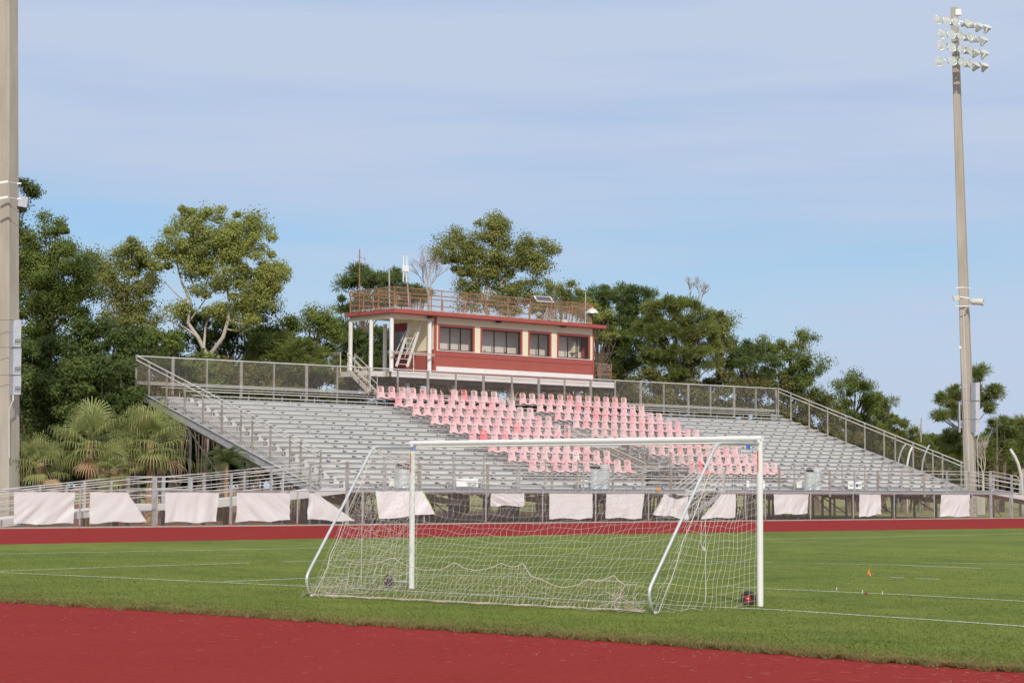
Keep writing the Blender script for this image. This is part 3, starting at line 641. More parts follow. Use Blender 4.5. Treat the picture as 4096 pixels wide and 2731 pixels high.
# side rails: left and right sloping, with mesh
def slope_rail(X, y0, y1, z0, z1, ys, name):
    b = MB(); b.tube([(X, y1, z1), (X, y0, z0)], .03, 8); b.tube([(X, y1, z1 - .24), (X, y0, z0 - .24)], .03, 8); b.build('side_rail', M['galv_rail'], bl)
    for y in ys:
        zt = z0 + (z1 - z0) * (y - y0) / (y1 - y0); bt = zt - 2.05; b = MB(); b.beam((X + (.02 if X < 80 else -.02), y, bt), (X + (.02 if X < 80 else -.02), y, zt - .02), .07, .07); b.build('side_post', M['galv_post'], bl)
    b = MB(); chain(b, (X, y0, 0), (X, y1, 0), z0 - 1.75, z0 - .26, z1 - 1.55, z1 - .26, step=.10 if X < 80 else .17, w=.006 if X < 80 else .004); b.build('side_mesh', M['chain_rust'] if X < 80 else M['chain'], bl)
slope_rail(XL, 76.0, 92.0, 3.36, 8.45, [90.8, 89.13, 87.45, 85.78, 84.12, 82.46, 81.5, 80.0, 78.4, 77.55, 76.0], 'l')
slope_rail(XR, 76.67, 91.8, 3.43, 8.59, [91.75, 90.64, 89.04, 87.47, 85.93, 84.37, 82.8, 81.91, 80.49, 78.96, 78.22, 76.8], 'r')
# back fence
YB = 92.42; bx = [56.75, 58.98, 61.12, 63.33, 65.49, 67.7, 69.84, 72.09, 74.21, 76.47, 78.62, 80.79, 83.08, 85.3, 87.48, 89.74, 91.9, 94.2, 96.35, 98.68, 100.83, 103.16, 105.37, 107.45]
for i, x in enumerate(bx):
    b = MB(); w = .15 if i % 2 else .08; b.beam((x, YB + .03, 5.9), (x, YB + .03, 8.52), w, .08); b.build('back_post', M['galv_post'], bl)
b = MB(); b.tube([(bx[0], YB, 8.46), (bx[-1], YB, 8.60)], .032, 8); b.build('back_top_rail', M['galv_rail'], bl)
b = MB(); b.box(bx[0], bx[-1] + .35, YB - .05, YB - .01, 7.0, 7.06); b.box(bx[0], bx[-1] + .3, YB - .02, YB + .02, 7.10, 7.15); b.build('back_lower_rail', M['alu_edge'], bl)
b = MB(); b.box(bx[1] - .8, bx[-1] - .8, YB - .16, YB - .1, 6.86, 6.90); b.build('back_rest', M['alu_edge'], bl)
b = MB(); chain(b, (bx[0], YB - .04, 0), (bx[-1], YB - .04, 0), 7.08, 8.46, 7.12, 8.6, step=.12, w=.0042); b.build('back_mesh', M['chain'], bl)
# the stair opening between the seat blocks
yA, yB_ = rowY(2) - .5, rowY(10) - .5
b = MB(); b.cur = 0; b.box(VX0 - .02, VX0 + .03, yA, yB_, .9, rowZ(2) - .1)
for k in range(2, 10): 
    y, z = rowY(k) - .5, rowZ(k) - .40
    for X in (VX0 - .01, VX1 + .01): b.box(X - .02, X + .02, y, y + .78, 1.2, z - .04)
b.box(VX0, VX1, yB_ - .01, yB_ + .02, 1.2, rowZ(10) - .68)
for j in range(9): z = 1.6 + j * .30; b.box(VX0 + .05, VX1 - .05, yB_ - .05, yB_ - .02, z, z + .05)
b.build('opening_wall', mat('opening_panel', (.17, .13, .115), .85, 0, (.30, .25, .225), 1.6, stretch=(.4, 1, 5)), bl)
b = MB()
for j in range(8): b.box(VX0 + .5, VX1 - .6, 81.0 - j * .30, 81.3 - j * .30, 2.9 - j * .19 - .04, 2.9 - j * .19)
b.beam((VX0 + .5, 81.3, 2.8), (VX0 + .5, 78.7, 1.2), .06, .2); b.beam((VX1 - .6, 81.3, 2.8), (VX1 - .6, 78.7, 1.2), .06, .2); b.box(VX0 + .1, VX1 - .1, 81.3, yB_, 2.86, 2.92); b.build('opening_stairs', M['galv'], bl)
b = MB()
zt, zb = rowZ(10) + .52, rowZ(2) + .55
for X in (VX0, VX1):
    for dz in (0, -.36): b.tube([(X, yB_, zt + dz), (X, yA, zb + dz)], .024, 6)
for dz in (0, -.38): b.tube([(VX0, yB_, zt + dz), (VX1, yB_, zt + dz)], .024, 6)
b.build('opening_rail', M['galv_rail'], bl)
b = MB()
for X in (VX0, VX1):
    for f in (0, .33, .66, 1): y = yB_ + (yA - yB_) * f; z = zt + (zb - zt) * f; b.beam((X, y, z - 1.35), (X, y, z), .09 if f in (0, .66) else .05)
b.build('opening_posts', M['galv_post'], bl)
b = MB(); chain(b, (VX0, yB_ - .03, 0), (VX1, yB_ - .03, 0), zt - 1.1, zt - .05, zt - 1.1, zt - .05, step=.10, w=.006)
for X in (VX0, VX1): chain(b, (X, yA, 0), (X, yB_, 0), zb - 1.1, zb - .05, zt - 1.1, zt - .05, step=.10, w=.006)
b.build('opening_mesh', M['chain'], bl)
# stair from the walkway down to the track gate
for Yn in (75.05, 76.9):
    b = MB()
    for dz in (0, -.22, -.48, -.74):
        b.tube([(STX1, Yn, 2.86 + dz), (STX0 - .2, Yn, 2.86 - 1.62 + dz)], .022, 6)
    b.beam((STX1, Yn, 1.3), (STX1, Yn, 2.9), .10); b.beam((STX0 - .2, Yn, 0), (STX0 - .2, Yn, 1.3), .07)
    b.build('stair_rail', M['galv_rail'], bl)
b = MB()
for j in range(9): b.box(STX1 - .33 * (j + 1), STX1 - .33 * j, 75.1, 76.85, 1.60 - j * .178 - .04, 1.60 - j * .178)
b.beam((STX1, 75.1, 1.5), (STX0 - .1, 75.1, .02), .05, .24); b.beam((STX1, 76.85, 1.5), (STX0 - .1, 76.85, .02), .05, .24); b.build('front_stair', M['galv'], bl)

# ---------------------------------------------------------------- access ramps
def ramp(label, Yn, Yf, nearpts, farpts, name_post_n, name_post_f):
    """nearpts: [(X, z_top)] polyline of the near top rail, sorted by X"""
    r = thing('access_ramp', label, 'ramp', (nearpts[0][0], Yn, 0), 'access ramps at the ends of the bleachers')
    for Y, pts, posts, m in ((Yn, nearpts, name_post_n, 'n'), (Yf, farpts, name_post_f, 'f')):
        for dz in (0, -.20, -.52, -.80):
            b = MB(); b.tube([(x, Y, z + dz) for x, z in pts], .022, 6); b.build('rail', M['galv_rail'], r)
        for x, w in posts:
            z = np.interp(x, [p[0] for p in pts], [p[1] for p in pts]); b = MB(); b.beam((x, Y - (.04 if m == 'n' else -.04), 0), (x, Y - (.04 if m == 'n' else -.04), z + .02), w, .08); b.build('post', M['galv'], r)
    b = MB()
    for (xa, za), (xb, zb2) in zip(nearpts, nearpts[1:]):
        for z0, z1, Y0, Y1, mi in ((-1.24, -1.20, Yn, Yf, 0), (-1.42, -1.14, Yn - .02, Yn + .02, 0), (-1.42, -1.14, Yf - .02, Yf + .02, 0)):
            vs = [(x, y, max(zz + dz, 0.01 + (.01 if dz == z1 else 0))) for x, zz in ((xa, za), (xb, zb2)) for y in (Y0, Y1) for dz in (z0, z1)]
            b.add(vs, [(0, 1, 3, 2), (4, 6, 7, 5), (0, 4, 5, 1), (2, 3, 7, 6), (0, 2, 6, 4), (1, 5, 7, 3)])
    b.build('deck', M['alu'], r)
    b = MB()
    for x, w in name_post_n[::2]:
        z = np.interp(x, [p[0] for p in nearpts], [p[1] for p in nearpts]) - 1.45
        if z > .5: b.beam((x, Yn + .1, .1), (x + 1.6, Yn + .1, z), .04); b.beam((x + 1.6, Yn + .3, .1), (x, Yn + .3, z), .04)
    b.build('brace', M['brown_steel'], r)
    return r
def yz(x, y, Y): p = onY(x, y, Y); return (p.x, p.z)
Yn, Yfr = 75.05, 77.0
nl = [yz(x, y, Yn) for x, y in ((1386, 1847), (1238, 1864), (1082, 1879), (923, 1893), (761, 1908), (616, 1907), (443, 1923.5), (265, 1940), (0, 1966), (-250, 1993))]; nl.reverse()
fl_ = [yz(x, y, Yfr) for x, y in ((1281, 1847), (1133, 1861), (978, 1877), (817, 1893), (655, 1906), (513, 1905.6), (339, 1923), (162, 1941), (0, 1957.7), (-250, 1984))]; fl_.reverse()
ramp('grey metal ramp with rails rising to the left end of the bleachers', Yn, Yfr, nl, fl_,
     [(onY(x, 1950, Yn).x, w) for x, w in ((1386, .16), (1238, .09), (1082, .09), (923, .09), (759, .20), (616, .22), (443, .09), (265, .09), (90, .09))],
     [(onY(x, 1950, Yfr).x, w) for x, w in ((1281, .09), (1133, .10), (978, .09), (817, .14), (655, .16), (513, .16), (339, .12), (162, .09))])
def c35(x, y): return 3600 + x / 3.734, 1700 + y / 3.734
nr = [yz(*c35(1345, 685), Yn), yz(*c35(1850, 782), Yn)]; sl = (nr[1][1] - nr[0][1]) / (nr[1][0] - nr[0][0]); nr.append((nr[1][0] + 8, nr[1][1] + sl * 8))
ramp('grey metal ramp with rails dropping away from the right end of the bleachers', Yn, Yfr, nr, [(x + .3, z) for x, z in nr],
     [(onY(c35(x, 0)[0], 1950, Yn).x, w) for x, w in ((1345, .20), (1660, .16), (1990, .16))], [(nr[0][0] + .3 + d, .10) for d in (0, 2.9, 5.8)])

# ---------------------------------------------------------------- pink seats
seat_pink = bpy.data.materials.new('pink_seat_plastic'); seat_pink.use_nodes = True
def pinkmat(name, c1, c2):
    m = bpy.data.materials.new(name); m.use_nodes = True; t = m.node_tree; b = t.nodes['Principled BSDF']; b.inputs['Roughness'].default_value = .6
    oi = N(t, 'ShaderNodeObjectInfo'); g = N(t, 'ShaderNodeNewGeometry'); n = N(t, 'ShaderNodeTexNoise'); n.inputs['Scale'].default_value = 4.5; t.links.new(g.outputs['Position'], n.inputs['Vector'])
    f = math_node(t, 'ADD', math_node(t, 'MULTIPLY', math_node(t, 'POWER', oi.outputs['Random'], 2.5), .75), math_node(t, 'MULTIPLY', math_node(t, 'SUBTRACT', n.outputs['Fac'], .45), 1.5), clamp=True)
    mm = N(t, 'ShaderNodeMix', data_type='RGBA'); t.links.new(f, mm.inputs[0]); mm.inputs[6].default_value = (*c1, 1); mm.inputs[7].default_value = (*c2, 1); t.links.new(mm.outputs[2], b.inputs['Base Color']); return m
M['pink'] = pinkmat('faded_pink_plastic', (.74, .53, .53), (.75, .36, .38)); M['pinkred'] = mat('red_seat_plastic', (.78, .16, .18), .6, 0, (.80, .30, .32), 5); M['pinkwhite'] = mat('bleached_seat_plastic', (.74, .66, .64), .6, 0, (.78, .56, .56), 5)
def back_mesh(h=.68, broken=False):
    prof = [(0, .34), (.08, .325), (.16, .27), (.28, .235), (.40, .22), (.52, .235), (.60, .24), (.655, .21), (.68, .14)]
    zs = np.interp(np.linspace(0, 1, 15), [0, 1], [0, .68]); bm = bmesh.new(); W = 8; grid = []
    for z in zs:
        w = np.interp(z, [p[0] for p in prof], [p[1] for p in prof]); row = []
        for i in range(W + 1):
            u = -1 + 2 * i / W; row.append(bm.verts.new((u * w, .30 + .10 * z + .05 * (1 - u * u) * (1 if z > .1 else .4), z)))
        grid.append(row)
    for j in range(14):
        zc = (zs[j] + zs[j + 1]) / 2
        for i in range(W):
            if (j in (8, 10, 12)) and 1 < i < W - 2: continue
            if broken and zc > .22 + .05 * (W - i) : continue
            if broken and i > 3 and zc > .1: continue
            bm.faces.new((grid[j][i], grid[j][i + 1], grid[j + 1][i + 1], grid[j + 1][i]))
    for v in [v for v in bm.verts if not v.link_faces]: bm.verts.remove(v)
    bm.normal_update(); bmesh.ops.solidify(bm, geom=bm.faces[:], thickness=.018); me = bpy.data.meshes.new('backrest'); bm.to_mesh(me); bm.free(); return me
def pan_mesh():
    bm = bmesh.new(); g = []
    for j in range(7):
        y = -.14 + .075 * j; row = []
        for i in range(9):
            u = -1 + 2 * i / 8; w = .27 + .03 * (j / 6); z = .02 + .035 * u * u - .02 * (1 - abs(j - 3) / 3) - (.05 if j == 0 else 0) + (.03 if j == 6 else 0); row.append(bm.verts.new((u * w, y, z)))
        g.append(row)
    for j in range(6):
        for i in range(8): bm.faces.new((g[j][i], g[j][i + 1], g[j + 1][i + 1], g[j + 1][i]))
    # skirt joining neighbours
    vs = [bm.verts.new(p) for p in ((-.392, .16, -.03), (.392, .16, -.03), (.392, .17, .05), (-.392, .17, .05))]; bm.faces.new(vs)
    bm.normal_update(); bmesh.ops.solidify(bm, geom=bm.faces[:], thickness=.02); me = bpy.data.meshes.new('seat_pan'); bm.to_mesh(me); bm.free(); return me
BK, PN, BKB = back_mesh(), pan_mesh(), back_mesh(broken=True)
for me in (BK, PN, BKB): me.materials.append(M['pink'])
def chair0():
    t = thing('stadium_seat', '', 'seat', local=True, group='pink stadium seats bolted on the bleachers')
    for nm, me in (('backrest', BK), ('seat_pan', PN)):
        o = bpy.data.objects.new(nm, me); COL.objects.link(o); o.parent = t
    b = MB(); b.beam((0, .05, -.06), (0, .05, .0), .08, .1); b.build('bracket', M['galv'], t); return t
proto = chair0(); first = True
def dup(root):
    r = root.copy(); COL.objects.link(r)
    for ch in list(root.children): c = ch.copy(); COL.objects.link(c); c.parent = r
    return r
rs = random.Random(11)
kids = None
for r_ in range(9):
    k = 18 - 2 * r_
    for blk, x0, dx, js in (('left', 72.42 + .035 * r_, .782, range(12 if r_ < 5 else 10)), ('right', 83.33, .786, range(12) if r_ < 5 else range(2, 12))):
        js = list(js)
        for n_, j in enumerate(js):
            t = proto if first else dup(proto); first = False
            t.location = (x0 + dx * j, rowY(k) + .05, rowZ(k) + .05); t.rotation_euler = (rs.uniform(-.03, .03), 0, rs.uniform(-.05, .05))
            rowname = 'top row' if r_ == 0 else ('bottom row' if r_ == 8 else ORD[r_] + ' row from top')
            lab = 'faded pink seat, %s of the %s block, %s from left' % (rowname, blk, ORD[n_])
            bk = [c for c in t.children if c.name.startswith('backrest')][0]
            if blk == 'left' and r_ == 0 and j == 6: bk.data = BKB; lab = 'broken pink seat missing most of its backrest, top row of the left block'
            if blk == 'right' and r_ == 8 and j == 3:
                t.rotation_euler = (0, -.35, .1); lab = 'red seat tipped sideways, bottom row of the right block'
                me = BK.copy(); me.materials.clear(); me.materials.append(M['pinkred']); bk.data = me
                pn = [c for c in t.children if c.name.startswith('seat_pan')][0]; me = PN.copy(); me.materials.clear(); me.materials.append(M['pinkred']); pn.data = me
            if blk == 'left' and r_ == 7 and j == 6: me = BK.copy(); me.materials.clear(); me.materials.append(M['pinkwhite']); bk.data = me; lab = 'bleached whitish seat, eighth row from top of the left block'
            if (blk, r_, j) in (('left', 4, 6), ('left', 5, 1), ('left', 5, 3), ('left', 0, 8), ('right', 2, 4), ('right', 1, 4), ('right', 0, 5)):
                me = bpy.data.meshes.get('red_backrest')
                if me is None: me = BK.copy(); me.name = 'red_backrest'; me.materials.clear(); me.materials.append(pinkmat('strong_pink_plastic', (.78, .36, .38), (.80, .16, .18)))
                bk.data = me; lab = lab.replace('faded pink', 'redder pink')
            t['label'] = lab
            if blk == 'left' and r_ == 0 and j == 0: pass

# ---------------------------------------------------------------- press box
PY = 94.0; WX0, WX1 = 78.15, 91.5; RX0, RX1 = 74.68, 92.05; RYF, RYB = 93.4, 98.2; ZW0, ZW1, ZR = 8.52, 11.90, 12.12
pb = thing('press_box', 'red and cream press box with a fenced roof deck above the bleachers', 'press box', (83, 96, 8.2))
wins = [(78.52, 81.38, 1), (81.88, 85.30, 1), (85.82, 87.76, 0), (88.28, 91.16, 1)]; WZ0, WZ1 = 9.93, 11.46
b = MB(); xs = [WX0] + [v for w in wins for v in w[:2]] + [WX1]
b.cur = 1; b.box(WX0, WX1, PY, PY + .18, WZ1, ZW1)
b.cur = 0; b.box(WX0, WX1, PY, PY + .18, ZW0, WZ0)
b.cur = 1
for i in range(0, len(xs), 2): b.box(xs[i], xs[i + 1], PY, PY + .18, WZ0, WZ1)
b.build('wall', [M['box_red'], M['cream']], pb)
b = MB(); b.cur = 0; b.box(WX0, WX0 + .18, PY + .18, 98.0, ZW0, 9.87); b.cur = 1
b.box(WX0, WX0 + .18, PY + .18, 96.5, 9.87, ZW1); b.box(WX0, WX0 + .18, 97.9, 98.0, 9.87, ZW1); b.box(WX0, WX0 + .18, 96.5, 97.9, 11.65, ZW1); b.build('wall', [M['box_red'], M['cream']], pb)
b = MB(); b.box(WX1 - .18, WX1, PY + .18, 98.0, ZW0, ZW1); b.build('wall', M['box_red'], pb)
b = MB(); b.box(WX0 + .18, WX1 - .18, 95.0, 95.1, ZW0, ZW1); b.build('interior_wall', M['interior'], pb)
b = MB(); b.box(WX0 + .18, WX1 - .18, PY + .18, 95.0, ZW0, ZW0 + .1); b.box(WX0 + .18, WX1 - .18, PY + .18, 95.0, 11.8, 11.86); b.build('floor', M['interior_dark'], pb)
b = MB(); b.box(WX0 + .3, WX1 - .3, PY + .25, PY + .8, 9.72, 9.77); b.box(82.1, 82.9, PY + .3, PY + .6, 9.77, 9.98); b.box(84.2, 84.28, PY + .3, PY + .4, 9.77, 10.05); b.box(82.5, 82.54, PY + .3, PY + .34, 9.98, 10.15); b.build('desk', M['interior_dark'], pb)
b = MB(); b.box(90.3, 90.75, PY + .6, PY + .98, 10.35, 11.05); b.box(90.5, 90.85, PY + .6, PY + .9, 9.95, 10.3); b.build('equipment_cabinet', M['cream'], pb)
tr = MB()
for x0, x1, _ in wins:
    w = MB(); t_w = .11
    w.box(x0 - .01, x0 + t_w, PY - .03, PY + .06, WZ0 - .02, WZ1 + .01); w.box(x1 - t_w, x1 + .01, PY - .03, PY + .06, WZ0 - .02, WZ1 + .01); w.box(x0 + t_w, x1 - t_w, PY - .03, PY + .06, WZ1 - t_w, WZ1 + .01)
    wo_ = w.build('window', M['trim_red'], pb)
    f = MB(); f.box(x0 + t_w, x0 + .16, PY + .05, PY + .12, WZ0, WZ1 - t_w); f.box(x1 - .22, x1 - t_w, PY + .05, PY + .12, WZ0, WZ1 - t_w); f.box(x0 + .16, x1 - .22, PY + .05, PY + .12, WZ1 - .19, WZ1 - t_w); f.box(x0 + .16, x1 - .22, PY + .05, PY + .12, WZ0, WZ0 + .05)
    n = 3 if _ else 2
    for i in range(1, n): xm = x0 + .16 + (x1 - x0 - .38) * (i / n); f.box(xm - .025, xm + .025, PY + .04, PY + .11, WZ0 + .05, WZ1 - .19)
    fo = f.build('frame', M['window_frame'], wo_); fo.matrix_parent_inverse = Matrix()
    p = MB(); p.quad((x0 + .16, PY + .085, WZ0 + .05), (x1 - .22, PY + .085, WZ0 + .05), (x1 - .22, PY + .085, WZ1 - .19), (x0 + .16, PY + .085, WZ1 - .19)); po = p.build('pane', M['glass'], wo_); po.matrix_parent_inverse = Matrix()
    s_ = MB(); s_.box(x0 - .02, x1 + .02, PY - .06, PY + .04, WZ0 - .06, WZ0 - .021); so = s_.build('sill', M['white'], wo_); so.matrix_parent_inverse = Matrix()
b = MB(); b.box(WX0 + .02, WX0 + .24, PY - .025, PY - .002, ZW0 - .02, ZW1 - .01); b.build('trim', M['trim_red'], pb)
b = MB(); b.box(91.40, WX1 + .03, PY - .02, PY - .002, ZW0 - .02, ZW1 - .01); b.build('trim', M['trim_red'], pb)
b = MB(); b.box(WX0 + .25, 91.38, PY - .025, PY - .002, 9.56, 9.87); b.build('trim', M['trim_red'], pb)
for x0, x1 in ((WX0 + .245, 78.49), (81.42, 81.84), (85.34, 85.78), (87.80, 88.24), (91.20, 91.38)):
    b = MB(); b.box(x0, x1, PY - .022, PY - .003, 9.84 if x1 - x0 < 9 else 9.9, 11.3); b.build('pilaster', M['cream'], pb)
b = MB(); b.box(WX0 + .2, 91.40, PY - .05, PY - .004, 8.62, 8.93); b.build('base_board', M['white'], pb)
b = MB(); b.box(RX0, RX1, RYF, RYB, ZW1 + .002, ZR); b.build('roof', M['trim_red'], pb, bevel=.01)
b = MB(); b.box(RX0 + .22, WX0 - .02, PY - .02, PY + .10, 11.62, ZW1); b.box(RX0 + .22, RX0 + .36, PY + .10, 98.0, 11.62, ZW1); b.build('porch_beam', M['cream'], pb)
b = MB(); b.box(RX0 + .36, WX0, PY + .1, 98.1, 11.84, ZW1); b.build('porch_ceiling', M['cream'], pb)
for x, y in ((77.85, PY), (74.96, PY), (74.96, 95.95), (74.96, 97.95), (77.6, 97.95)):
    b = MB(); b.lathe([(0, ZW0 - .05), (.16, ZW0 - .05), (.16, ZW0), (.125, ZW0 + .02), (.125, 11.6), (.14, 11.62)], (x, y, 0), (0, 0, 1), 16); b.build('column', M['column'], pb, smooth=False)
b = MB(); b.box(WX0 - .03, WX0, 96.55, 97.85, ZW0, 11.65); do = b.build('door', mat('door_red', (.22, .03, .03), .6), pb)
b = MB(); b.box(WX0 - .045, WX0 - .031, 96.75, 97.6, 9.9, 11.15); p_ = b.build('pane', mat('door_glass', (.16, .22, .24), .15), do); p_.matrix_parent_inverse = Matrix()
# deck, beams, supports
b = MB(); b.box(74.5, 93.0, PY - .46, 98.4, 8.44, 8.50); b.build('deck', M['cream_rust'], pb)
b = MB(); b.box(74.6, 92.95, PY - .50, PY - .46, 8.36, 8.50); b.box(74.6, 92.95, PY - .48, PY - .44, 8.16, 8.36); b.box(74.6, 92.95, PY - .52, PY - .44, 8.14, 8.18); b.build('edge_beam', M['white_beam'], pb)
b = MB(); b.box(74.5, 74.58, PY - .3, 99.6, 8.16, 8.44); b.build('edge_beam', M['cream_rust'], pb)
b = MB(); b.box(75, 92.8, PY - .2, PY, 7.85, 8.13); b.box(75, 92.8, 97.6, 97.8, 7.95, 8.35)
for x in (76.5, 80, 83.5, 87, 90.5): b.box(x, x + .12, PY - .2, 98, 7.95, 8.13)
b.build('joist', M['brown_steel'], pb)
for x in (79.9, 84.6, 90.2, 76.3):
    b = MB(); b.beam((x, PY + .2, 0), (x, PY + .2, 8.1), .24); b.build('support', M['white_beam'], pb)
    b = MB(); b.beam((x - .1, PY + .1, 7.1), (x - .75, PY + .1, 8.1), .09); b.beam((x + .1, PY + .1, 7.1), (x + .75, PY + .1, 8.1), .09); b.build('knee_brace', M['rust_rail'], pb)
for x in (77.6, 82.4, 87.4): b = MB(); b.beam((x, 97.0, 0), (x, 97.0, 8.1), .5); b.build('rear_support', M['brown_steel'], pb)
for x, y in ((77.75, PY - .25), (82.0 - .05, PY - .25), (87.75 + .9, PY - .25)):
    pass
for px, py in ((1105 * .0 + 1300 + 1100 / 2.613, 1000 + 705 / 2.613), (1700 + 867 / 2.94, 1100 + 553 / 2.94), (1700 + 1627 / 2.94, 1100 + 607 / 2.94)):
    q = onY(px, py, PY - .22); b = MB(); b.lathe([(0, .05), (.16, .05), (.20, .0), (.19, -.03), (0, -.05)], (q.x, q.y, q.z), (0, 0, 1), 16); b.beam((q.x, q.y, q.z + .03), (q.x, PY, q.z + .05), .04); b.build('wall_lamp', M['black'], pb)
# roof railing
def rail_run(name, pts, h0, hs, m, mm, post_xy, parent, meshh=None, step=.12, w=.008):
    for h in hs:
        b = MB(); b.tube([(x, y, h) for x, y in pts], .032, 6); b.build('roof_rail' if parent is pb else 'rail', m, parent)
    for x, y in post_xy: b = MB(); b.tube([(x, y, h0), (x, y, hs[0])], .032, 6); b.build('roof_post' if parent is pb else 'post', m, parent)
    if meshh:
        for (xa, ya), (xb, yb) in zip(pts, pts[1:]):
            b = MB(); chain(b, (xa, ya, 0), (xb, yb, 0), meshh[0], meshh[1], meshh[0], meshh[1], step=step, w=w); b.build('roof_mesh' if parent is pb else 'mesh', mm, parent)
rp = [74.75, 77.56, 78.35, 80.11, 81.89, 83.66, 85.5, 87.32, 89.14, 90.8]
rail_run('f', [(74.72, 97.7), (74.72, 93.5), (90.85, 93.5), (90.85, 97.7)], 12.12, [13.40, 13.08], M['rust_rail'], M['chain_rust'], [(x, 93.5) for x in rp] + [(74.72, y) for y in (95.0, 96.4, 97.7)] + [(90.85, y) for y in (95.6, 97.7)], pb, (12.17, 13.36))
rail_run('b', [(74.72, 97.75), (90.85, 97.75)], 12.12, [13.36, 12.95, 12.6], M['rust_rail'], M['chain_rust'], [(x, 97.75) for x in (76.5, 78.3, 80.2, 82, 83.9, 85.7, 87.5, 89.3)], pb)
rail_run('m', [(74.9, 95.2), (77.3, 95.2)], 12.12, [13.3, 12.9], M['rust_rail'], M['chain_rust'], [(74.9, 95.2), (76.1, 95.2), (77.3, 95.2)], pb)
b = MB(); b.tube([(74.72, 97.7, 12.2), (74.72, 93.48, 12.2), (90.85, 93.48, 12.2)], .025, 6); b.build('roof_rail', M['cream_rust'], pb)
# porch and rear landing guards (lower level)
rail_run('p', [(77.9, PY - .42), (74.62, PY - .42)], 8.5, [9.62, 9.52], M['cream_rust'], M['chain_rust'], [(76.3, PY - .42)], pb)
rail_run('q', [(WX1 + .05, PY - .3), (92.8, PY - .3), (92.8, 97.5)], 8.5, [9.65, 9.3, 9.0], M['rust_rail'], M['chain'], [(92.8, PY - .3), (92.8, 95.6), (92.8, 97.5)], pb, (8.55, 9.6), .14, .005)
# sloping ladder up to the roof
b = MB(); f_, t__ = Vector((76.05, 94.5, 8.52)), Vector((76.9, 95.6 - .9, 12.6))
def c9(x, y): return 1300 + x / 2.613, 1000 + y / 2.613
def c10(x, y): return 1700 + x / 2.94, 1100 + y / 2.94
la, lb = onY(*c9(745, 1215), 94.9), onY(*c9(905, 730), 94.9); lc, ld = onY(*c9(858, 1222), 94.5), onY(*c9(1010, 740), 94.5)
b.beam(la, lb, .05, .16); b.beam(lc, ld, .05, .16); b.build('ladder', M['white_beam'], pb)
lad = pb.children[-1] if False else [o for o in bpy.data.objects if o.name.startswith('ladder')][0]
b = MB()
for i in range(9): f = (i + .5) / 9; b.beam(la.lerp(lb, f), lc.lerp(ld, f), .05, .03)
o = b.build('rung', M['white_beam'], lad); o.matrix_parent_inverse = Matrix()
b = MB()
for A, B_, dx in ((la, lb, -.28), (lc, ld, -.28)):
    A2, B2 = A + Vector((dx, -.1, .55)), B_ + Vector((dx * .3, -.1, .05)); b.tube([A.lerp(B_, .12), A2, B2], .022, 6)
o = b.build('handrail', M['cream_rust'], lad); o.matrix_parent_inverse = Matrix()

# metal stair from the bleachers up to the press box porch
st = thing('metal_staircase', 'rusty cream steel staircase climbing to the press box porch', 'staircase', (76, 93.5, 7))
P0 = onY(1486, 1580, 93.2); P1 = onY(1386, 1478, 93.2)
top_l, bot_l = onX(*c9(205, 1265), 74.3), None
A1, A0 = onD(*c9(235, 1255), 118.4), onD(*c9(470, 1490), 116.6)       # near stringer, upper and lower ends
B1, B0 = A1 + Vector((.95, .55, 0)), A0 + Vector((.95, .55, 0))
for a_, c_ in ((A1, A0), (B1, B0)): b = MB(); b.beam(a_, c_, .05, .26); b.build('stringer', M['cream_rust'], st)
b = MB()
for i in range(8):
    f = (i + .5) / 8; p, q = A1.lerp(A0, f), B1.lerp(B0, f); b.beam(p, q, .26, .03)
b.build('tread', M['cream_rust'], st)
for a_, c_ in ((A1, A0), (B1, B0)):
    b = MB()
    for dz in (1.0, .55): b.tube([a_ + Vector((0, 0, dz)), c_ + Vector((0, 0, dz))], .024, 6)
    b.build('rail', M['cream_rust'], st)
    for f in (0, .5, 1): p = a_.lerp(c_, f); b = MB(); b.tube([p, p + Vector((0, 0, 1.02))], .024, 6); b.build('post', M['cream_rust'], st)
# landing left of the porch
l0 = onX(*c9(35, 1285), 74.4); lq = onX(*c9(215, 1285), 74.4)
ly1, ly0 = l0.y, PY + .2
b = MB(); b.box(73.2, 74.48, ly0, ly1, 8.40, 8.46); b.build('landing', M['cream_rust'], st)
b = MB(); b.box(73.16, 73.2, ly0, ly1, 8.16, 8.46); b.box(73.2, 74.48, ly1, ly1 + .04, 8.16, 8.46); b.box(73.2, 74.48, ly0 - .04, ly0, 8.16, 8.46); b.build('landing_beam', M['white_beam'], st)
rail_run('l', [(73.2, ly0 + 2.4), (73.2, ly1), (74.4, ly1)], 8.46, [9.62, 9.5], M['cream_rust'], M['chain_rust'], [(73.2, ly0 + 2.4), (73.2, ly1), (73.2, (ly0 + ly1) / 2 + 1.2)], st, (8.5, 9.6))
for q in ((73.3, ly1 - .2), (73.3, ly0 + .3)): b = MB(); b.beam((q[0], q[1], 0), (q[0], q[1], 8.2), .14); b.build('support', M['brown_steel'], st)

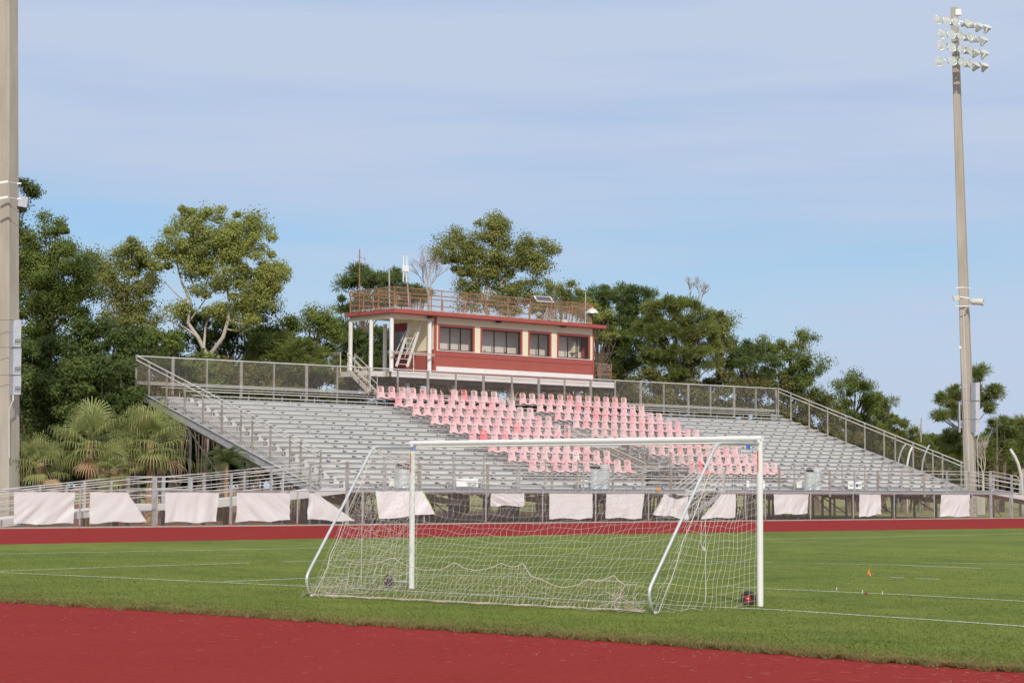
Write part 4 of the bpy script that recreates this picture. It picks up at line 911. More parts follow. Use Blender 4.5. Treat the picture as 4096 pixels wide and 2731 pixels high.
# roof-top equipment
def pole_thing(name, label, px, ytop, ybot, Y, r, m, cat, grp=None):
    a, c = onY(px[0], ybot, Y), onY(px[1], ytop, Y); t = thing(name, label, cat, a, grp); b = MB(); b.tube([(a.x, a.y, 12.12), c], r, 8); b.build('mast', m, t); return t, a, c
t, a, c = pole_thing('antenna_mast', 'thin rusty mast with a small crossbar at the left corner of the roof deck', (1300 + 360 / 2.613, 1300 + 362 / 2.613), 1000 - 3, 1236, 96.6, .035, M['rust_rail'], 'antenna')
b = MB(); z = c.z - .45; b.tube([(c.x - .12, c.y, z + .02), (c.x + .5, c.y, z - .12)], .014, 5); b.tube([(c.x + .38, c.y, z + .02), (c.x + .38, c.y, z - .65)], .008, 5); b.build('crossbar', M['steel_dark'], t)
t, a, c = pole_thing('roof_pipe', 'plain grey pipe standing on the roof deck left of the white antennas', (1300 + 676 / 2.613, 1300 + 670 / 2.613), 1077, 1232, 95.6, .05, M['galv'], 'pipe')
b = MB(); b.lathe([(.06, 0), (.07, .03), (.03, .08), (0, .08)], c, (0, 0, 1), 8); b.build('cap', M['galv'], t)
t, a, c = pole_thing('wireless_antenna', 'pole with a white radio box and four white stick antennas on the roof', (1300 + 878 / 2.613, 1300 + 855 / 2.613), 1000 + 190 / 2.613, 1236, 94.6, .04, M['galv'], 'antenna')
b = MB(); b.box(c.x - .42, c.x + .02, c.y - .2, c.y - .05, c.z - .25, c.z + .12); b.build('radio_box', M['sign_white'], t, bevel=.02)
for dx in (-.36, -.10):
    for z0, z1_ in ((.12, .72), (-.85, -.25)): b = MB(); b.tube([(c.x + dx, c.y - .12, c.z + z0), (c.x + dx, c.y - .12, c.z + z1_)], .035, 8); b.build('antenna', M['sign_white'], t)
t, a, c = pole_thing('whip_antenna', 'thin white whip antenna near the right corner of the roof deck', (1700 + 1886 / 2.94, 1700 + 1889 / 2.94), 1100 + 200 / 2.94, 1250, 96.5, .018, M['sign_white'], 'antenna')
q = onY(*c10(1437, 545), 95.0); t = thing('solar_panel', 'tilted white framed solar panel on a tripod on the roof deck', 'solar panel', (q.x, q.y, 12.12)); top = onY(*c10(1437, 300), 95.0)
b = MB(); b.tube([(q.x, q.y, 12.12), top], .03, 8)
for dx, dy in ((-.5, -.1), (.35, -.2), (.1, .4)): b.tube([(q.x + dx, q.y + dy, 12.12), (q.x, q.y, 13.1)], .022, 6)
b.build('tripod', M['galv'], t)
cen = onY(*c10(1397, 283), 95.0); e1 = Vector((1, -.15, .0)).normalized(); e2 = Vector((.25, .55, .34)).normalized(); nn = e1.cross(e2).normalized()
for nm, sx, sy, o_, m_ in (('panel_frame', .66, .42, 0, 'white'), ('cells', .57, .34, -.025, 'solar')):
    b = MB(); 
    for o2 in (o_, o_ + (-.022 if o_ == 0 else -.004)): pass
    vs = [cen + e1 * (i * sx) + e2 * (j * sy) + nn * k for k in ((-.012, .012) if nm == 'panel_frame' else (.013, .018)) for i, j in ((-1, -1), (1, -1), (1, 1), (-1, 1))]
    b.add(vs, [(3, 2, 1, 0), (4, 5, 6, 7), (0, 1, 5, 4), (1, 2, 6, 5), (2, 3, 7, 6), (3, 0, 4, 7)]); b.build(nm, M[m_], t)
q = onY(*c10(1965, 440), 93.4); t = thing('dome_light', 'round silver dome light with an orange cap at the right roof corner', 'light', (q.x, q.y, q.z - .1))
b = MB(); b.lathe([(.42, -.06), (.40, .02), (.28, .16), (.10, .26), (0, .28)], q, (0, 0, 1), 20); b.build('dome', M['lamp_shell'], t, smooth=True); b = MB(); b.lathe([(0, -.1), (.3, -.09), (.36, -.06), (.38, .0)], q, (0, 0, 1), 20); b.build('lens', M['steel_dark'], t)
b = MB(); b.lathe([(.07, .28), (.07, .36), (0, .40)], q + Vector((.05, 0, 0)), (0, 0, 1), 10); b.build('cap', M['orange'], t); b = MB(); b.tube([(q.x - .1, q.y + .05, 12.12), (q.x - .1, q.y + .05, q.z)], .02, 6); b.build('arm', M['rust_rail'], t)
q = onY(*c10(1640, 560), 95.0); b = MB(); b.box(q.x - .14, q.x + .14, q.y - .1, q.y + .1, 12.12, 12.45); tag(b.build('roof_vent', M['sign_white'], bevel=.02), 'small white box on the roof deck right of the solar panel tripod', 'box')

# ---------------------------------------------------------------- walkway things: cans, signs
def can(px, Y, label, w=.30, h=1.05, tilt=.1, lid='black', open_=False):
    q = onY(px, 1950, Y); t = thing('trash_can', label, 'trash can', (q.x, Y, 1.65), 'galvanised trash cans on the walkway')
    b = MB(); prof = [(0, 0), (w, 0), (w, .06), (w * 1.02, .07)] + [(w * (1 + .02 * (i % 2)), .1 + i * (h - .15) / 6) for i in range(7)] + [(w * 1.03, h)]; b.lathe(prof, (q.x, Y, 1.65), (0, 0, 1), 22); b.build('can', M['trash'], t)
    b = MB(); b.lathe([(w * 1.06, 0), (w * 1.06, .08), (w * .7, .22), (0, .27)], (q.x, Y, 1.66 + h), (tilt, -.1, 1), 18); b.build('lid', M['black'] if lid == 'black' else M['trash'], t); return t
can(1615, 76.6, 'galvanised trash can behind the left goalpost', w=.42, h=.95)
can(2382, 76.4, 'galvanised trash can with an orange rimmed lid, left one of the pair mid walkway', w=.27)
can(2418, 76.1, 'galvanised trash can with pale lid, right one of the pair mid walkway', w=.27, lid='g')
can(3240, 76.4, 'galvanised trash can with black lid, left one of the pair right of the goal', w=.27)
can(3268, 76.1, 'galvanised trash can with pale lid, right one of the pair right of the goal', w=.27, lid='g')
def sign(x0, x1, y0, y1, label, texts=()):
    Y = 77.25 - .02; a, c = onY(x0, y1, Y), onY(x1, y0, Y); t = thing('sign', label, 'sign', (a.x, Y, a.z), 'white sign boards along the front row')
    b = MB(); b.box(a.x, c.x, Y - .02, Y, a.z, c.z); b.build('board', M['sign_white'], t)
    for s, fx_, fz, sz, mm in texts: text_mesh('lettering', s, sz, M[mm], t, (a.x + (c.x - a.x) * fx_, Y - .026, a.z + (c.z - a.z) * fz), (1, 0, 0), (0, 0, 1))
    b = MB(); b.box(a.x, c.x, Y + .0, Y + .03, a.z - .03, a.z); b.build('bracket', M['galv'], t); return t
sign(1556, 1590, 1912, 1944, 'blank white board left of the trash can behind the left goalpost')
sign(1825, 1912, 1913, 1945, 'long white board with faint lettering seen through the left of the net', [('ROBERT TERRI', .70, .30, .11, 'ink'), ('465-0004', .70, .03, .14, 'ink')])
sign(2324, 2362, 1918, 1947, 'white board with blue letters left of the paired trash cans', [('OPENS', .5, .25, .25, 'sign_blue')])
sign(2986, 2996, 1921, 1947, 'narrow white board just left of the right goalpost')
sign(3032, 3058, 1922, 1952, 'blank white board directly behind the right goalpost')
sign(3186, 3216, 1924, 1950, 'blank white board beside the cans right of the goal')
s_ = sign(3392, 3446, 1926, 1954, 'white board with dark letters and an oval emblem on the front row', [('UNIS', .20, .30, .16, 'ink'), ('F', .47, .28, .20, 'ink'), ('RD', .86, .28, .20, 'ink')])
q = onY(3428, 1941, 77.2); b = MB(); b.lathe([(0, .0), (.10, .0), (.10, -.012), (0, -.012)], q + Vector((.0, .0, 0)), (0, 1, 0), 20); o = b.build('emblem', M['sign_blue'], s_)
q = onY(*c4(1008, 988), 74.98); b = MB(); b.box(q.x - .12, q.x + .14, 74.97, 74.995, q.z - .09, q.z + .09); tag(b.build('reflector', M['amber'], bevel=.01), 'small amber plate fixed on the walkway edge above the banners', 'plate')

# ---------------------------------------------------------------- light poles
def light_pole(label, pb_px, ptop_px, Y, wb, wt, lamps, cross, boxes, conduit, rot):
    base = onY(*pb_px, Y); base.z = 0; zt = onY(*ptop_px, Y).z if ptop_px else 31
    topc = Vector((onY(*ptop_px, Y).x if ptop_px else base.x, Y, zt)); t = thing('light_pole', label, 'light pole', base, 'stadium light poles')
    b = MB(); dirs = [Vector((math.cos(rot + PI / 2 * i), math.sin(rot + PI / 2 * i), 0)) for i in range(4)]
    e = .82; ring = []
    for i in range(4):
        d, n2_ = dirs[i], dirs[(i + 1) % 4]; ring += [d * e + n2_ * (1 - e), d * (1 - e) + n2_ * e] 
    # square section with small chamfers, corner distance 1
    ring = []
    for i in range(4):
        d, n2_, pv = dirs[i], dirs[(i + 1) % 4], dirs[(i - 1) % 4]; ring += [d * .93 + pv * .07, d * .93 + n2_ * .07]
    vs = []; NS = 12
    for s in range(NS + 1):
        f = s / NS; c = base.lerp(topc, f); w = wb + (wt - wb) * f; vs += [c + v * w for v in ring]
    fs = [(s * 8 + i, s * 8 + (i + 1) % 8, (s + 1) * 8 + (i + 1) % 8, (s + 1) * 8 + i) for s in range(NS) for i in range(8)] + [tuple(NS * 8 + i for i in range(8))]
    b.add(vs, fs); b.build('pole', M['concrete_pole'], t); return t, base, topc
# right pole
PYR = 79.2
topx = 3817
tR_, bR, cR_ = light_pole('tall concrete light pole with its lamp cluster at the right', (3884, 1950), (3817, 32), PYR, .50, .285, None, None, None, None, R(20) + AZ)
DR = project(bR).z
def lampdir(k):
    r_, u_, b__ = ((0, .0, 1), (.25, .05, .95), (.50, .12, .85), (.62, .22, .75), (.82, .34, .46), (.45, .74, .50), (.28, .84, .46))[k]
    return (CR * r_ + CU * u_ - CW * b__).normalized()
LAMPS = [[(480, 250, 0), (588, 260, 1), (700, 280, 2), (850, 290, 3), (925, 305, 4), (1010, 320, 5), (1100, 335, 6)], [(527, 430, 0), (645, 435, 1), (765, 455, 2), (880, 470, 3), (970, 485, 4), (1058, 490, 6)],
         [(518, 570, 0), (650, 598, 1), (770, 620, 2), (880, 635, 3), (970, 645, 5), (1065, 655, 6)], [(490, 775, 0), (660, 770, 1), (780, 785, 2), (880, 798, 3), (970, 812, 5), (1070, 815, 6)]]
def lamp(px, py, k, parent, D):
    c = onD(3600 + px / 3.135, py / 3.135, D - .7); d = lampdir(k); r = .30
    b = MB(); b.lathe([(.04, -.52), (.09, -.50), (.12, -.36), (.21, -.17), (r, 0), (r + .015, .02), (r - .01, .02), (r - .03, 0)], c, d, 20); o = b.build('lamp', M['lamp_shell'], parent, smooth=True)
    b = MB(); b.lathe([(0, .02), (r * .6, .012), (r - .02, .0)], c, d, 20); l = b.build('lens', M['lamp_glass'], o, smooth=True); l.matrix_parent_inverse = Matrix()
    return c
for row in LAMPS:
    cs = [lamp(x, y, k, tR_, DR) for x, y, k in row]; a_, c_ = cs[0] - CW * -.55 + CU * .22, cs[-1] - CW * -.55 + CU * .12
    b = MB(); b.beam(a_, c_, .10); 
    for q in cs: b.tube([q + CW * .35, q + CW * .55 + CU * .15], .03, 6)
    b.build('cross_arm', M['sign_white'], tR_)
q = onD(3600 + 725 / 3.135, 160 / 3.135, DR - .5); b = MB(); b.beam(q - CR * .18, q + CR * .18, .35, .38); b.build('top_box', M['sign_white'], tR_)
def boxes(t, D, xl, xr, ys, labelled, side_l):
    """stacked ballast boxes on the pole: face spans xl..xr, side face side_l..xl"""
    for i, (y0, y1) in enumerate(ys):
        a, c, e = onD(xl, y1 - 1, D), onD(xr, y1 - 1, D), onD(side_l, y1 - 1, D + .35); h = (onD(xl, y0, D) - a).length
        v = [Vector((p.x, p.y, a.z)) for p in (a, c, c + (e - a), e)]; b = MB(); vs = [p + Vector((0, 0, z)) for z in (.0, h) for p in v]
        b.add(vs, [(3, 2, 1, 0), (4, 5, 6, 7), (0, 1, 5, 4), (1, 2, 6, 5), (2, 3, 7, 6), (3, 0, 4, 7)]); o = b.build('ballast_box', M['ballast'], t)
        if labelled:
            xd = (v[1] - v[0]).normalized(); m0 = v[0].lerp(v[1], .58); nrm = xd.cross(Vector((0, 0, 1)))
            def rect(u0, u1, z0, z1, off, nm, m_):
                b = MB(); P_ = [m0 + xd * u + Vector((0, 0, z)) + nrm * off for u, z in ((u0, z0), (u1, z0), (u1, z1), (u0, z1))]; b.quad(*P_); r_ = b.build(nm, m_, o); r_.matrix_parent_inverse = Matrix()
            rect(-.11, .12, .19, .32, .004, 'label', M['black']); rect(-.09, .10, .25, .275, .007, 'label_stripe', M['sign_white'])
            tm = text_mesh('lettering', 'MUSCO', .085, M['ink'], o, m0 + Vector((0, 0, .10)) + nrm * .006, xd, (0, 0, 1)); tm.matrix_parent_inverse = Matrix()
        b = MB(); b.tube([a + CR * -.75 + Vector((0, 0, h)), a + CR * .05 + Vector((0, 0, h))], .012, 5); b.build('strap', M['steel_dark'], t)
boxes(tR_, DR - .55, 3903, 3912 + 8, [(1529, 1602), (1602, 1676), (1676, 1730)], False, 3884)
boxes(tR_, DR - .1, 3838, 3842, [(1605, 1730)], False, 3832)
def cz(x, y): return 3700 + x / 2.614, 1100 + y / 2.614
b = MB(); b.tube([onD(*cz(400, 370), DR - .45), onD(*cz(420, 900), DR - .5), onD(*cz(445, 1560), DR - .58), onD(*c35(1040, 950), DR - .66)], .03, 6); b.tube([onD(*cz(385, 790), DR - .4), onD(*cz(410, 1560), DR - .5), onD(*c35(985, 900), DR - .6)], .014, 5); b.tube([onD(*c35(1180, 110), DR - .5), onD(*c35(1150, 260), DR - .55), onD(*c35(1180, 950), DR - .6)], .022, 6); b.build('conduit', M['galv_rail'], tR_)
# horns / speakers on the right pole
q = onD(*cz(470, 278), DR - .4); q2 = onD(*cz(612, 282), DR - .7); ax = (q2 - q).normalized(); L = (q2 - q).length
b = MB(); b.lathe([(0, 0), (.10, 0), (.18, .06), (.20, .2), (.20, L * .6), (.235, L), (.20, L)], q, ax, 20); b.lathe([(0, L * .8), (.2, L * .9), (.21, L - .01)], q, ax, 16); b.build('horn_speaker', M['horn'], tR_, smooth=True)
for p0_, p1_, w_ in (((365, 228), (460, 240), .07), ((320, 325), (470, 322), .05), ((320, 135), (405, 127), .06), ((405, 127), (480, 135), .03)): b = MB(); b.beam(onD(*cz(*p0_), DR - .42), onD(*cz(*p1_), DR - .42), w_); b.build('speaker_bracket', M['sign_white'], tR_)
q = onD(*cz(325, 237), DR - .6); b = MB(); b.beam(q - CR * .17 - CU * .05, q + CR * .18 + CU * .02, .22, .34); b.build('speaker', M['horn'], tR_); q = onD(*cz(365, 755), DR - .35); b = MB(); b.beam(q - CR * .07, q + CR * .07, .14, .16); b.build('sensor', M['sign_white'], tR_)
# left pole (runs out of the top of the picture)
PYL = 79.2
tL_, bL_, cL_ = light_pole('broad concrete light pole at the left edge beside the palms', (24, 1950), (26, -420), PYL, .655, .50, None, None, None, None, R(25) + AZ)
DL = project(bL_).z
boxes(tL_, DL - .75, 52, 83.5, [(1279, 1388), (1389, 1499), (1500, 1578)], True, 39)
b = MB(); b.tube([onD(53, 1578, DL - .7), onD(52, 1600, DL - .75), onD(36, 1640, DL - .75), onD(36, 1710, DL - .7), onD(37, 1830, DL - .7)], .035, 7); b.build('conduit', M['galv_rail'], tL_)
b = MB()
for y in (728, 790): b = MB(); b.beam(onD(-10, y + 5, DL - .75), onD(32, y - 2, DL - .75), .05, .10); b.tube([onD(32, y, DL - .7), onD(75, y + 6, DL - .3)], .012, 5); b.beam(onD(70, y + 6, DL - .4), onD(85, y + 6, DL - .4), .07); b.build('speaker_bracket', M['sign_white'], tL_)
q = onD(94, 808, DL - .3); b = MB(); b.beam(q - CR * .18 + CU * .02, q + CR * .19 - CU * .03, .25, .44); b.build('speaker', M['ballast'], tL_); q = onD(82, 830, DL - .25); b = MB(); b.beam(q - CR * .12, q + CR * .14, .2, .14); b.build('speaker_mount', M['black'], tL_)
cs = []
for rr in range(4):                          # cluster above the frame
    z = 30.2 - rr * .75
    for i in range(6):
        c = Vector((bL_.x, PYL, z)) + Vector((1, 0, 0)) * (i - 2.5) * .8 + Vector((0, -.7, 0)); b = MB(); b.lathe([(.05, -.42), (.13, -.28), (.22, -.14), (.30, 0), (.27, 0)], c, (.1, -.9, -.3), 14); o = b.build('lamp', M['lamp_shell'], tL_, smooth=True); b = MB(); b.lathe([(0, .01), (.28, 0)], c, (.1, -.9, -.3), 14); l = b.build('lens', M['lamp_glass'], o); l.matrix_parent_inverse = Matrix()
    b = MB(); b.beam((bL_.x - 2.3, PYL - .35, z), (bL_.x + 2.3, PYL - .35, z), .1); b.build('cross_arm', M['sign_white'], tL_)

# curved poles on the right and a utility box
def curved(label, pts, D, r, m):
    P_ = [onD(x, y, D) for x, y in pts]; q = P_[-1].copy(); q.z = 0; t = thing('curved_pole', label, 'pole', q, 'curved poles beyond the bleachers'); b = MB(); b.tube(P_ + [q], [r * .8] + [r] * len(P_), 10); b.build('pole', m, t, smooth=True); b = MB(); b.tube([P_[0], P_[len(P_) // 2] + (P_[0] - P_[-1]) * .02 + CR * .05, onD(pts[0][0] + (pts[-1][0] - pts[0][0]) * .1, pts[-1][1], D)], .012, 4); b.build('cable', M['galv'], t)
g8 = lambda L: [c8(*p) for p in L]
curved('grey curved pole beyond the right bleacher rail', g8([(1235, 645), (1205, 680), (1180, 740), (1165, 800), (1160, 850)]), 150, .065, M['galv'])
curved('bright white curved pole beyond the right bleacher rail', g8([(1300, 665), (1275, 710), (1258, 770), (1248, 830), (1244, 860)]), 150, .075, M['sign_white'])
curved('dark grey curved pole nearest the concrete light pole', g8([(1455, 650), (1425, 710), (1400, 780), (1388, 850), (1384, 900)]), 152, .075, M['galv'])
curved('tall pale curved pole at the far right edge', g8([(2210, 690), (2250, 755), (2285, 830), (2310, 930), (2322, 1040), (2326, 1110)]), 140, .11, M['galv_rail'])
q = onZ(*c8(1910, 1300)); q = onY(*c8(1910, 1250), 84.0); b = MB(); b.box(q.x - .9, q.x + .7, 84, 84.8, 0, 1.3); tag(b.build('utility_box', M['concrete'], bevel=.03), 'pale concrete utility box under the right ramp', 'box')

# ---------------------------------------------------------------- vegetation
L_ = {}
L_['dark'] = leafmat('dark_green_leaves', (0.062, 0.093, 0.025), (0.131, 0.181, 0.044), (0.216, 0.248, 0.069))
L_['mid'] = leafmat('mid_green_leaves', (0.108, 0.157, 0.034), (0.216, 0.270, 0.060), (0.319, 0.352, 0.092))
L_['olive'] = leafmat('olive_leaves', (0.168, 0.198, 0.052), (0.318, 0.340, 0.098), (0.417, 0.420, 0.138))
L_['light'] = leafmat('light_olive_leaves', (0.214, 0.247, 0.063), (0.397, 0.426, 0.121), (0.509, 0.516, 0.172))
L_['pine'] = leafmat('pine_needles', (0.082, 0.127, 0.044), (0.163, 0.224, 0.069), (0.240, 0.290, 0.103), .35)
L_['pine_y'] = leafmat('yellow_pine_needles', (0.116, 0.163, 0.044), (0.228, 0.263, 0.069), (0.328, 0.338, 0.103), .35)
L_['brush'] = leafmat('brown_green_undergrowth', (.085, .095, .026), (.185, .175, .048), (.27, .20, .08), .3)
L_['palm'] = leafmat('palm_leaf', (0.221, 0.273, 0.086), (0.389, 0.420, 0.161), (0.546, 0.525, 0.265), .4, 1.5)
L_['fern'] = leafmat('feather_palm_leaf', (.05, .09, .02), (.11, .15, .04), None, .3, 1.5)
def leaves(blobs, D, dens, size, rg, aspect=1.7, clump=.5, needle=False, cover=1.0):
    """blobs in overview pixels (x, y, rx, ry); returns quads array"""
    Q = []; centers = []
    sc = V / F_PX * D
    for bx_, by_, rx, ry in blobs:
        c = np.array(onD(bx_ * V, by_ * V, D)); RX, RY = rx * sc * 1.12, ry * sc * 1.10; RD = max(1.0, min(RX, RY * 1.4))
        nc = max(7, int(RX * RY * 4.2 / (clump * clump) * .95 * cover))
        d = rg.normal(size=(nc, 3)); d /= np.linalg.norm(d, axis=1)[:, None]; rad = rg.uniform(.35, 1, nc) ** .5
        cc = c + np.array(CR) * (d[:, 0] * rad * RX)[:, None] + np.array([0, 0, 1.]) * (d[:, 2] * rad * RY)[:, None] + np.array([CW.x, CW.y, 0]) * (d[:, 1] * rad * RD)[:, None]
        centers.append(cc)
        nl = int(dens * nc); idx = rg.integers(0, nc, nl); e = rg.normal(size=(nl, 3)); e /= np.linalg.norm(e, axis=1)[:, None]
        cr_ = clump * (.35 + 1.1 * rg.random(nc))[idx]; P_ = cc[idx] + e * (cr_ * np.clip(np.abs(rg.normal(.72, .28, nl)), 0, 1.28))[:, None] * np.array([1, 1, .72])
        if needle:
            nrm = np.cross(e, rg.normal(size=(nl, 3))); ax_ = e + np.array([0, 0, .35]); 
        else:
            nrm = e * 1.0 + rg.normal(size=(nl, 3)) * .50 + np.array([0, 0, .25]); ax_ = rg.normal(size=(nl, 3)) + np.array([0, 0, -.4])
        nrm /= np.linalg.norm(nrm, axis=1)[:, None]; ax_ -= nrm * np.sum(ax_ * nrm, 1)[:, None]; ax_ /= np.linalg.norm(ax_, axis=1)[:, None]; sx = np.cross(nrm, ax_)
        s = size * (.6 + .8 * rg.random(nl))[:, None]; a_ = ax_ * s * aspect / 2; w_ = sx * s / 2
        if needle: Q.append(np.stack([P_ - a_ - w_ * .6, P_ - a_ + w_ * .6, P_ + a_ + w_, P_ + a_ - w_], 1))
        else: Q.append(np.stack([P_ - a_, P_ - w_, P_ + a_, P_ + w_], 1))
    return np.concatenate(Q).reshape(-1, 3), np.concatenate(centers)
seed_ = [100]
def tree(name, label, blobs, D, mat_, dens=70, size=.078, clump=.66, bark='bark', trunk=None, limbs=None, needle=False, group='trees beyond the bleachers', cat='tree', cover=1.0, aspect=1.7, thick=.20, branches=26):
    xr = sum(b_[0] for b_ in blobs) / len(blobs)
    if xr > 330 and xr < 2120:
        ylim = 104.0 if 740 < xr < 1460 else 98.0; D = max(D, ylim / ray(xr * V, 1118 * V).y)
    seed_[0] += 1; rg = np.random.default_rng(seed_[0]); q, cen = leaves(blobs, D, dens * (5.0 if not needle else 1.9), size, rg, aspect, clump, needle, cover)
    bx_ = trunk if trunk is not None else sum(b_[0] for b_ in blobs) / len(blobs)
    base = onD(bx_ * V, 1150 * V, D); base.z = 0; base = Vector((base.x, base.y, 0))
    t = thing(name, label, cat, base, group)
    npmesh('crown', q, len(q) // 4, L_[mat_], t)
    b = MB(); top = Vector(cen[:, :].mean(0)); hz = cen[:, 2].max()
    if cat == 'tree':
        if limbs:
            LP_ = []
            for pts, r0, r1 in limbs:
                P_ = [onD(x * V, y * V, D + rnd.uniform(-.3, .3)) for x, y in pts]; n_ = len(P_); LP_ += P_ + [a_.lerp(c_, .5) for a_, c_ in zip(P_, P_[1:])]; b.tube(P_, [r0 + (r1 - r0) * i / (n_ - 1) for i in range(n_)], 7)
            f0 = onD(limbs[0][0][0][0] * V, limbs[0][0][0][1] * V, D); b.tube([base, f0], [limbs[0][1] * 1.3, limbs[0][1] * 1.05], 8)
            root = f0
        else:
            mid = base.lerp(Vector((top.x, top.y, hz)), .45) + Vector((rnd.uniform(-.4, .4), rnd.uniform(-.4, .4), 0)); b.tube([base, base.lerp(mid, .5), mid, Vector((top.x, top.y, hz * .86))], [thick * 1.3, thick, thick * .8, thick * .25], 8); root = mid
        for i in rg.choice(len(cen), min(branches, len(cen)), replace=False):
            c = Vector(cen[i]); f = min(.95, max(.1, (c.z - root.z) / max(1, hz - root.z) * .7)); s0 = root.lerp(Vector((top.x, top.y, hz * .86)), f) if not limbs else min((q for q in LP_ if q.z < c.z + .2), key=lambda q: (q - c).length, default=root)
            b.tube([s0, s0.lerp(c, .5) + Vector((0, 0, -.25)), c], [thick * .32, thick * .2, .02], 5)
    else:
        for i in rg.choice(len(cen), min(12, len(cen)), replace=False): c = Vector(cen[i]); b.tube([base + Vector((rnd.uniform(-.4, .4), 0, 0)), c], [.06, .02], 5)
    b.build('trunk' if cat == 'tree' else 'stem', M[bark], t); return t
PN_ = dict(needle=True, size=.036, aspect=6.5, dens=150, clump=.50)
tree('broadleaf_tree', 'tall dark tree mostly hidden behind the left light pole', [(40, 445, 42, 38), (25, 500, 40, 40), (0, 600, 70, 90)], 118, 'dark', trunk=10)
tree('broadleaf_tree', 'dense dark green tree right of the left light pole', [(125, 515, 30, 30), (110, 565, 60, 42), (170, 600, 34, 34), (80, 620, 50, 45), (140, 650, 60, 45), (70, 700, 45, 50), (130, 730, 70, 55), (190, 680, 30, 40), (60, 790, 40, 60), (150, 620, 56, 50), (100, 670, 80, 50), (60, 570, 26, 50), (185, 640, 24, 40)], 112, 'mid', trunk=110, thick=.22)
tree('broadleaf_tree', 'thin olive tree between the dark tree and the pale branched tree', [(295, 560, 24, 22), (270, 600, 48, 30), (320, 600, 34, 34), (240, 640, 34, 30), (300, 650, 46, 34), (260, 700, 40, 26), (330, 690, 26, 34), (330, 735, 30, 24), (270, 630, 62, 40), (335, 640, 28, 40), (280, 725, 60, 34)], 119, 'olive', trunk=285, dens=48, bark='bark_pale', thick=.14)
tree('broadleaf_tree', 'large light olive tree with pale forked limbs', [(425, 505, 32, 26), (490, 508, 36, 30), (555, 505, 42, 30), (400, 555, 44, 36), (470, 560, 56, 44), (545, 560, 56, 46), (590, 605, 40, 40), (615, 645, 34, 28), (640, 625, 16, 24), (520, 625, 60, 34), (440, 615, 46, 26), (480, 660, 36, 20), (560, 660, 44, 26), (375, 600, 20, 30), (560, 690, 30, 18), (415, 710, 20, 12), (500, 715, 34, 16), (575, 735, 20, 14), (490, 575, 80, 34), (560, 545, 60, 40), (630, 645, 20, 28), (600, 690, 36, 18)], 115, 'light', trunk=480, dens=60, bark='bark_pale', branches=16, thick=.16,
     limbs=[([(480, 825), (455, 775), (432, 742), (437, 690), (418, 650), (405, 600)], .13, .05), ([(480, 818), (512, 775), (524, 735), (526, 690), (518, 640), (505, 590)], .13, .04), ([(455, 775), (425, 752), (385, 735), (350, 712)], .06, .02), ([(468, 800), (472, 750), (485, 715)], .08, .04), ([(437, 700), (410, 680), (370, 640)], .07, .02), ([(524, 735), (560, 720), (600, 700)], .05, .02), ([(518, 650), (550, 600), (570, 560)], .07, .02), ([(432, 742), (470, 690), (480, 620)], .05, .02)])
tree('broadleaf_tree', 'dark tree filling the gap below the pale branched tree', [(560, 735, 60, 40), (600, 690, 34, 26), (520, 790, 50, 34), (620, 760, 30, 40), (430, 790, 50, 30), (500, 745, 60, 30), (450, 750, 30, 26)], 121, 'dark', trunk=560)
tree('broadleaf_tree', 'rounded green tree left of the press box landing', [(690, 730, 46, 26), (730, 760, 46, 36), (670, 770, 40, 36), (720, 810, 60, 34), (755, 745, 20, 24)], 122, 'mid', trunk=700, dens=60)
tree('pine_tree', 'bushy long needle pine behind the left back fence', [(590, 790, 40, 26), (640, 800, 44, 30), (700, 810, 44, 24), (600, 830, 50, 24), (680, 845, 60, 24)], 114, 'pine_y', trunk=640, **PN_)
tree('pine_tree', 'ragged pine with sparse tufts left of the press box', [(826, 628, 13, 16), (803, 655, 20, 15), (845, 645, 26, 16), (875, 635, 30, 20), (905, 640, 18, 16), (795, 700, 24, 15), (835, 690, 20, 16), (775, 745, 20, 20), (800, 780, 36, 26), (850, 780, 40, 34), (880, 820, 40, 30), (820, 830, 50, 30), (880, 690, 34, 24)], 128, 'pine', trunk=800, branches=40, **PN_)
tree('pine_tree', 'low pine top just behind the roof antennas', [(930, 662, 26, 12), (960, 668, 24, 10), (950, 690, 40, 14)], 131, 'pine', trunk=945, **PN_)
tree('broadleaf_tree', 'tall loose olive tree behind the press box roof', [(1130, 512, 36, 16), (1120, 540, 22, 24), (1150, 530, 14, 20), (1050, 550, 42, 26), (1020, 585, 34, 24), (1085, 580, 34, 26), (1060, 610, 34, 16), (1200, 562, 30, 16), (1245, 580, 30, 24), (1240, 615, 20, 20), (1200, 600, 16, 14), (1140, 590, 18, 30), (1120, 640, 36, 26), (1180, 650, 40, 26), (1230, 665, 44, 22), (1070, 640, 28, 22), (1090, 690, 40, 22), (1180, 700, 60, 24), (1090, 560, 30, 24), (1150, 570, 16, 40), (1110, 620, 50, 24), (1170, 600, 30, 24), (1050, 575, 50, 26), (1225, 585, 40, 26), (1150, 670, 80, 26)], 137, 'olive', trunk=1120, dens=52, bark='bark_pale', branches=14, thick=.14,
     limbs=[([(1120, 720), (1100, 665), (1075, 620), (1060, 590)], .17, .05), ([(1145, 715), (1125, 660), (1105, 615)], .15, .05), ([(1112, 690), (1125, 620), (1132, 560), (1130, 520)], .12, .04), ([(1160, 700), (1150, 650), (1190, 610), (1235, 590)], .10, .03)])
tree('broadleaf_tree', 'small yellowish green tree at the right end of the press box', [(1385, 735, 34, 24), (1360, 760, 30, 20), (1400, 770, 26, 20), (1350, 715, 24, 16)], 124, 'light', trunk=1385, dens=60, group='small trees by the press box')
tree('broadleaf_tree', 'pale green treetop behind the right part of the roof railing', [(1310, 665, 30, 18), (1290, 690, 34, 18), (1250, 720, 40, 18), (1330, 700, 34, 20)], 139, 'olive', trunk=1300, dens=55)
